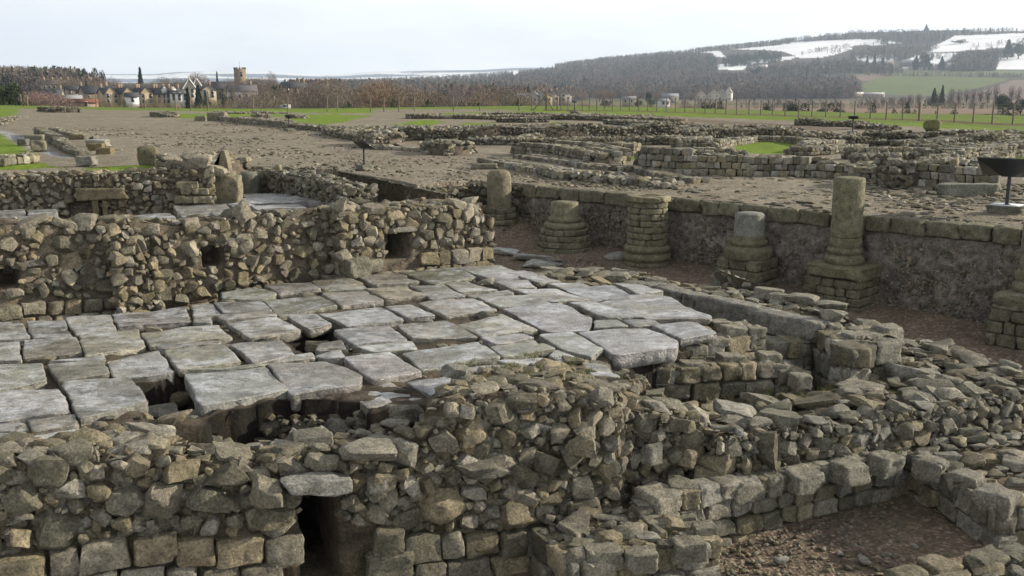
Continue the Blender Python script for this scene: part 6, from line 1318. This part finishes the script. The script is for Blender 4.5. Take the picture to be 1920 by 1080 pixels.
# church: tower, belfry openings, nave
p=D(452,178,600); e=thing('church',p,'square stone church tower standing above the town roofs','church',rz=.55)
a=Acc(); a.box((0,0,5.2),(2.7,2.7,9.5),None,(.30,.235,.16)); a.build('tower',M['house'],e,world=False)
a=Acc(); 
for sx in(-1,1):
    for k in range(4):
        a.box((-2.4+k*1.6,sx*2.62,15.05),(.45,.18,.45),None,(.24,.19,.13)); a.box((sx*2.62,-2.4+k*1.6,15.05),(.18,.45,.45),None,(.24,.19,.13))
a.build('battlement',M['house'],e,world=False)
for q,(x,y) in enumerate([(0,-2.73),(2.73,0),(-2.73,0)]):
    a=Acc(); a.box((x,y,11.6),(.6 if x==0 else .05,.05 if x==0 else .6,1.3)); a.build('belfry_opening',M['glass'],e,world=False)
a=Acc(); a.tube((0,0,14.5),(0,0,19),.09,.05,5,(.3,.3,.3)); a.build('weathervane_pole',M['metal'],e,world=False)
a=Acc(); slab_roof(a,15,8,3.5,4,(.12,.11,.12)); a.box((0,0,0.5),(7.5,3.9,3),None,(.24,.2,.15)); v=np.concatenate(a.v)-np.array([10.5,0,0]); b=Acc(); b.add(v,np.concatenate(a.q),np.concatenate(a.c)); b.build('nave',M['house'],e,world=False)
# village right of centre and buildings on the far slope
for px,b_,dd,w,he,hr,wc,rc,ax,lab in [(984,192,620,12,5,1.5,(.42,.43,.46),(.4,.42,.46),'x','grey flat-roofed building at the left of the village'),(1001,193,620,6,5,3.4,(.5,.46,.4),(.2,.19,.2),'y','pale gabled house next to the grey building'),(1012,192,640,6,5,3.5,(.46,.42,.38),(.2,.19,.2),'y','second pale gabled house of the village'),(1026,193,620,6,5,3.4,(.55,.42,.24),(.16,.14,.14),'y','yellow-lit gabled house by the fence bend'),(1037,191,640,6,5,3.4,(.45,.38,.3),(.16,.15,.15),'y','stone gabled house right of the yellow-lit house'),(1052,190,650,9,6,4,(.42,.38,.34),(.15,.14,.15),'y','pale pointed house among bare trees'),(1060,190,650,8,5,4,(.5,.48,.44),(.2,.19,.2),'y','white-trimmed pointed house among bare trees'),
 (1180,193,640,8,3,2,(.5,.47,.38),(.3,.3,.3),'x','long cream bungalow behind the fence'),(1244,196,480,4,2.,1.2,(.55,.55,.53),(.35,.36,.38),'x','small white-roofed shed near the fence'),(1255,188,900,15,4,3,(.35,.3,.26),(.3,.31,.34),'x','long roof among trees right of the village'),
 (1314,190,1150,12,7,5,(.6,.54,.42),(.3,.27,.24),'y','left beige gabled villa below the wood'),(1338,190,1150,14,8,5,(.58,.52,.4),(.3,.27,.24),'y','middle beige gabled villa below the wood'),(1352,190,1150,13,8,5,(.5,.45,.36),(.3,.27,.24),'y','right beige gabled villa below the wood'),(1366,189,1150,7,9,6,(.72,.7,.64),(.3,.27,.24),'y','narrow white gabled house right of the beige villas'),
 (1529,183,1350,16,9,4,(.36,.28,.22),(.30,.34,.4),'x','square brown hall with a blue roof'),(1576,183,1350,54,5,2,(.55,.45,.33),(.82,.8,.76),'x','long barn with a bright white roof'),(1637,183,1350,26,4.5,2,(.5,.38,.3),(.75,.74,.72),'x','shorter white-roofed barn right of the long barn'),(1505,183,1350,18,6,3,(.3,.25,.22),(.22,.21,.22),'x','dark building left of the brown hall'),
 (1405,131,2250,14,8,8,(.3,.27,.25),(.7,.7,.72),'y','left snow-roofed farmhouse on the far slope'),(1431,132,2250,18,6,6,(.5,.5,.5),(.85,.85,.88),'x','bright snow-roofed house on the far slope'),(1516,74,3300,26,6,6,(.3,.28,.28),(.85,.86,.9),'x','snowy-roofed house below the crest wood'),(1555,71,3300,22,8,7,(.4,.36,.33),(.7,.72,.78),'x','left big house high on the hill'),(1571,71,3300,22,8,7,(.4,.36,.33),(.7,.72,.78),'x','right big house high on the hill'),(1684,64,3300,20,6,6,(.4,.38,.36),(.8,.82,.86),'x','snowy house in the upper wood'),
 (1543,131,2250,26,4,4,(.4,.38,.38),(.72,.75,.8),'x','snow-roofed house below the dark conifers'),(1660,125,2300,32,7,5,(.42,.34,.22),(.35,.33,.33),'x','large tan house among the snowy gardens'),(1705,121,2300,30,5,5,(.4,.35,.32),(.5,.52,.58),'x','wide villa under the tree clump'),(1785,127,2300,20,5,5,(.4,.4,.42),(.7,.75,.8),'x','pale-roofed house beside the dark wood'),(1743,122,2300,16,3,3,(.5,.48,.44),(.85,.85,.85),'x','low white-roofed lodge between the conifers'),(1695,131,2250,14,3,3,(.7,.7,.68),(.9,.9,.9),'x','small white lodge at the edge of the green strip')]:
    dpt=9 if dd<2000 else 14
    house(lab,px,b_,dd,w,dpt,he,hr,rng.uniform(-.25,.25),wc,rc,axis=ax,win=(max(2,int(w/5)) if w<30 else 6,2 if he>5 else 1) if dd<1400 else (2,1),chim=(.35,) if dd<1400 and he>4 and w<30 else ())
p=D(1529,169,1350); e=thing('cupola',p,'little pale cupola on the square brown hall','cupola'); a=Acc(); a.box((0,0,.5),(1.4,1.4,2),None,(.6,.6,.6)); a.tube((0,0,2.5),(0,0,5.5),1.5,.05,8,(.5,.55,.62)); a.build('cupola_top',M['house'],e,world=False)
for px,top,dd,w,k,lab in [(1620,106,2250,9,'conifer','left pointed conifer of three in the snowy gardens'),(1634,101,2250,9,'conifer','tallest of three pointed conifers in the snowy gardens'),(1649,108,2250,12,'conifer','right conifer of three in front of the tan house'),(1711,105,2260,9,'cypress','oval evergreen on the snow above the wide villa'),(1759,106,2250,13,'conifer','pointed evergreen at the right of the wide villa'),(1728,98,2260,26,'ever','wide dark evergreen clump in the snowy gardens'),(1725,46,3500,9,'conifer','pointed conifer breaking the skyline on the right hill'),(1790,74,2900,22,'ever','dark clump on the upper snowfield'),(1880,75,2500,20,'conifer','pointed dark tree on the snow near the right edge'),(1900,72,2500,26,'ever','dark clump on the snow near the right edge'),(1528,107,2400,8,'conifer','small conifer at the tip of the snow wedge'),(1416,124,2100,18,'ever','dark tree between the two far farmhouses')]:
    tree(k,px,top,dd,w,lab)
# ================= HAZE, SKY, LIGHT, CAMERA =================
SUN_AZ=math.radians(76); SUN_EL=math.radians(19)
HAZE=True
if HAZE:
    a=Acc(); a.box((0,4700,280),(9500,5500,330)); o=a.build('haze',bpy.data.materials.new('valley_air'),None,origin=(0,0,0)); o['kind']='stuff'
    m=o.data.materials[0]; m.use_nodes=True; t=m.node_tree; t.nodes.clear(); out=t.nodes.new('ShaderNodeOutputMaterial'); pv=t.nodes.new('ShaderNodeVolumePrincipled')
    pv.inputs['Color'].default_value=(.66,.80,1.0,1); pv.inputs['Density'].default_value=.00011; pv.inputs['Anisotropy'].default_value=.2; t.links.new(pv.outputs[0],out.inputs['Volume'])
    tag(o,'thin bluish winter haze filling the valley air','haze')
w=bpy.data.worlds.new('World'); S.world=w; w.use_nodes=True; t=w.node_tree; t.nodes.clear()
out=t.nodes.new('ShaderNodeOutputWorld'); bg=t.nodes.new('ShaderNodeBackground'); t.links.new(bg.outputs[0],out.inputs[0])
sky=t.nodes.new('ShaderNodeTexSky'); sky.sky_type='NISHITA'; sky.sun_disc=False; sky.sun_elevation=SUN_EL; sky.sun_rotation=SUN_AZ; sky.air_density=1.; sky.dust_density=1.5
tc=t.nodes.new('ShaderNodeTexCoord'); mp=t.nodes.new('ShaderNodeMapping'); mp.inputs['Scale'].default_value=(1,1,4.5); t.links.new(tc.outputs['Generated'],mp.inputs[0])
sx=t.nodes.new('ShaderNodeSeparateXYZ'); t.links.new(tc.outputs['Generated'],sx.inputs[0])
n1=noise(t,mp.outputs[0],2.2,6,.55,.4); n2=noise(t,mp.outputs[0],5.,5,.6,.3)
cov=ramp(t,n1,[(.30,g(.6)),(.44,g(1.))])
shade=mix(t,(7.5,7.6,7.75),(8.3,8.3,8.3),ramp(t,n2,[(.38,g(0)),(.58,g(1))]))
hz=ramp(t,sx.outputs[2],[(.0,g(1.)),(.15,g(.95)),(.45,g(.55)),(1.,g(.36))])
left=ramp(t,sx.outputs[0],[(.0,g(.72)),(.45,g(.9)),(.62,g(1.))]) # brighter towards the sun
mm=t.nodes.new('ShaderNodeMapRange'); mm.inputs[1].default_value=-1; mm.inputs[2].default_value=1; t.links.new(sx.outputs[0],mm.inputs[0])
left=ramp(t,mm.outputs[0],[(.0,g(.84)),(.3,g(.94)),(.55,g(1.)),(1.,g(1.1))])
cl=mix(t,mix(t,shade,hz,1.,'MULTIPLY'),left,1.,'MULTIPLY')
c=mix(t,sky.outputs[0],cl,cov); t.links.new(c,bg.inputs[0]); bg.inputs[1].default_value=.1
sd=bpy.data.lights.new('sun','SUN'); sd.energy=5.0; sd.angle=math.radians(1.2); sd.color=(1,.90,.74); so=bpy.data.objects.new('sun',sd); COL.objects.link(so)
from mathutils import Vector
dv=Vector((math.sin(SUN_AZ)*math.cos(SUN_EL),math.cos(SUN_AZ)*math.cos(SUN_EL),math.sin(SUN_EL))); so.rotation_euler=dv.to_track_quat('Z','Y').to_euler(); so.location=(20,10,30)
cd=bpy.data.cameras.new('camera'); cd.sensor_width=36; cd.lens=36*F/1920; cd.clip_end=20000; cd.clip_start=.05; co_=bpy.data.objects.new('camera',cd); COL.objects.link(co_); co_.location=(0,0,CZ); co_.rotation_euler=(math.radians(90)-PT,0,0); S.camera=co_
S.view_settings.view_transform='Standard'; S.view_settings.look='None'; S.view_settings.exposure=.82; S.view_settings.gamma=1
S.cycles.volume_bounces=0; S.cycles.max_bounces=6
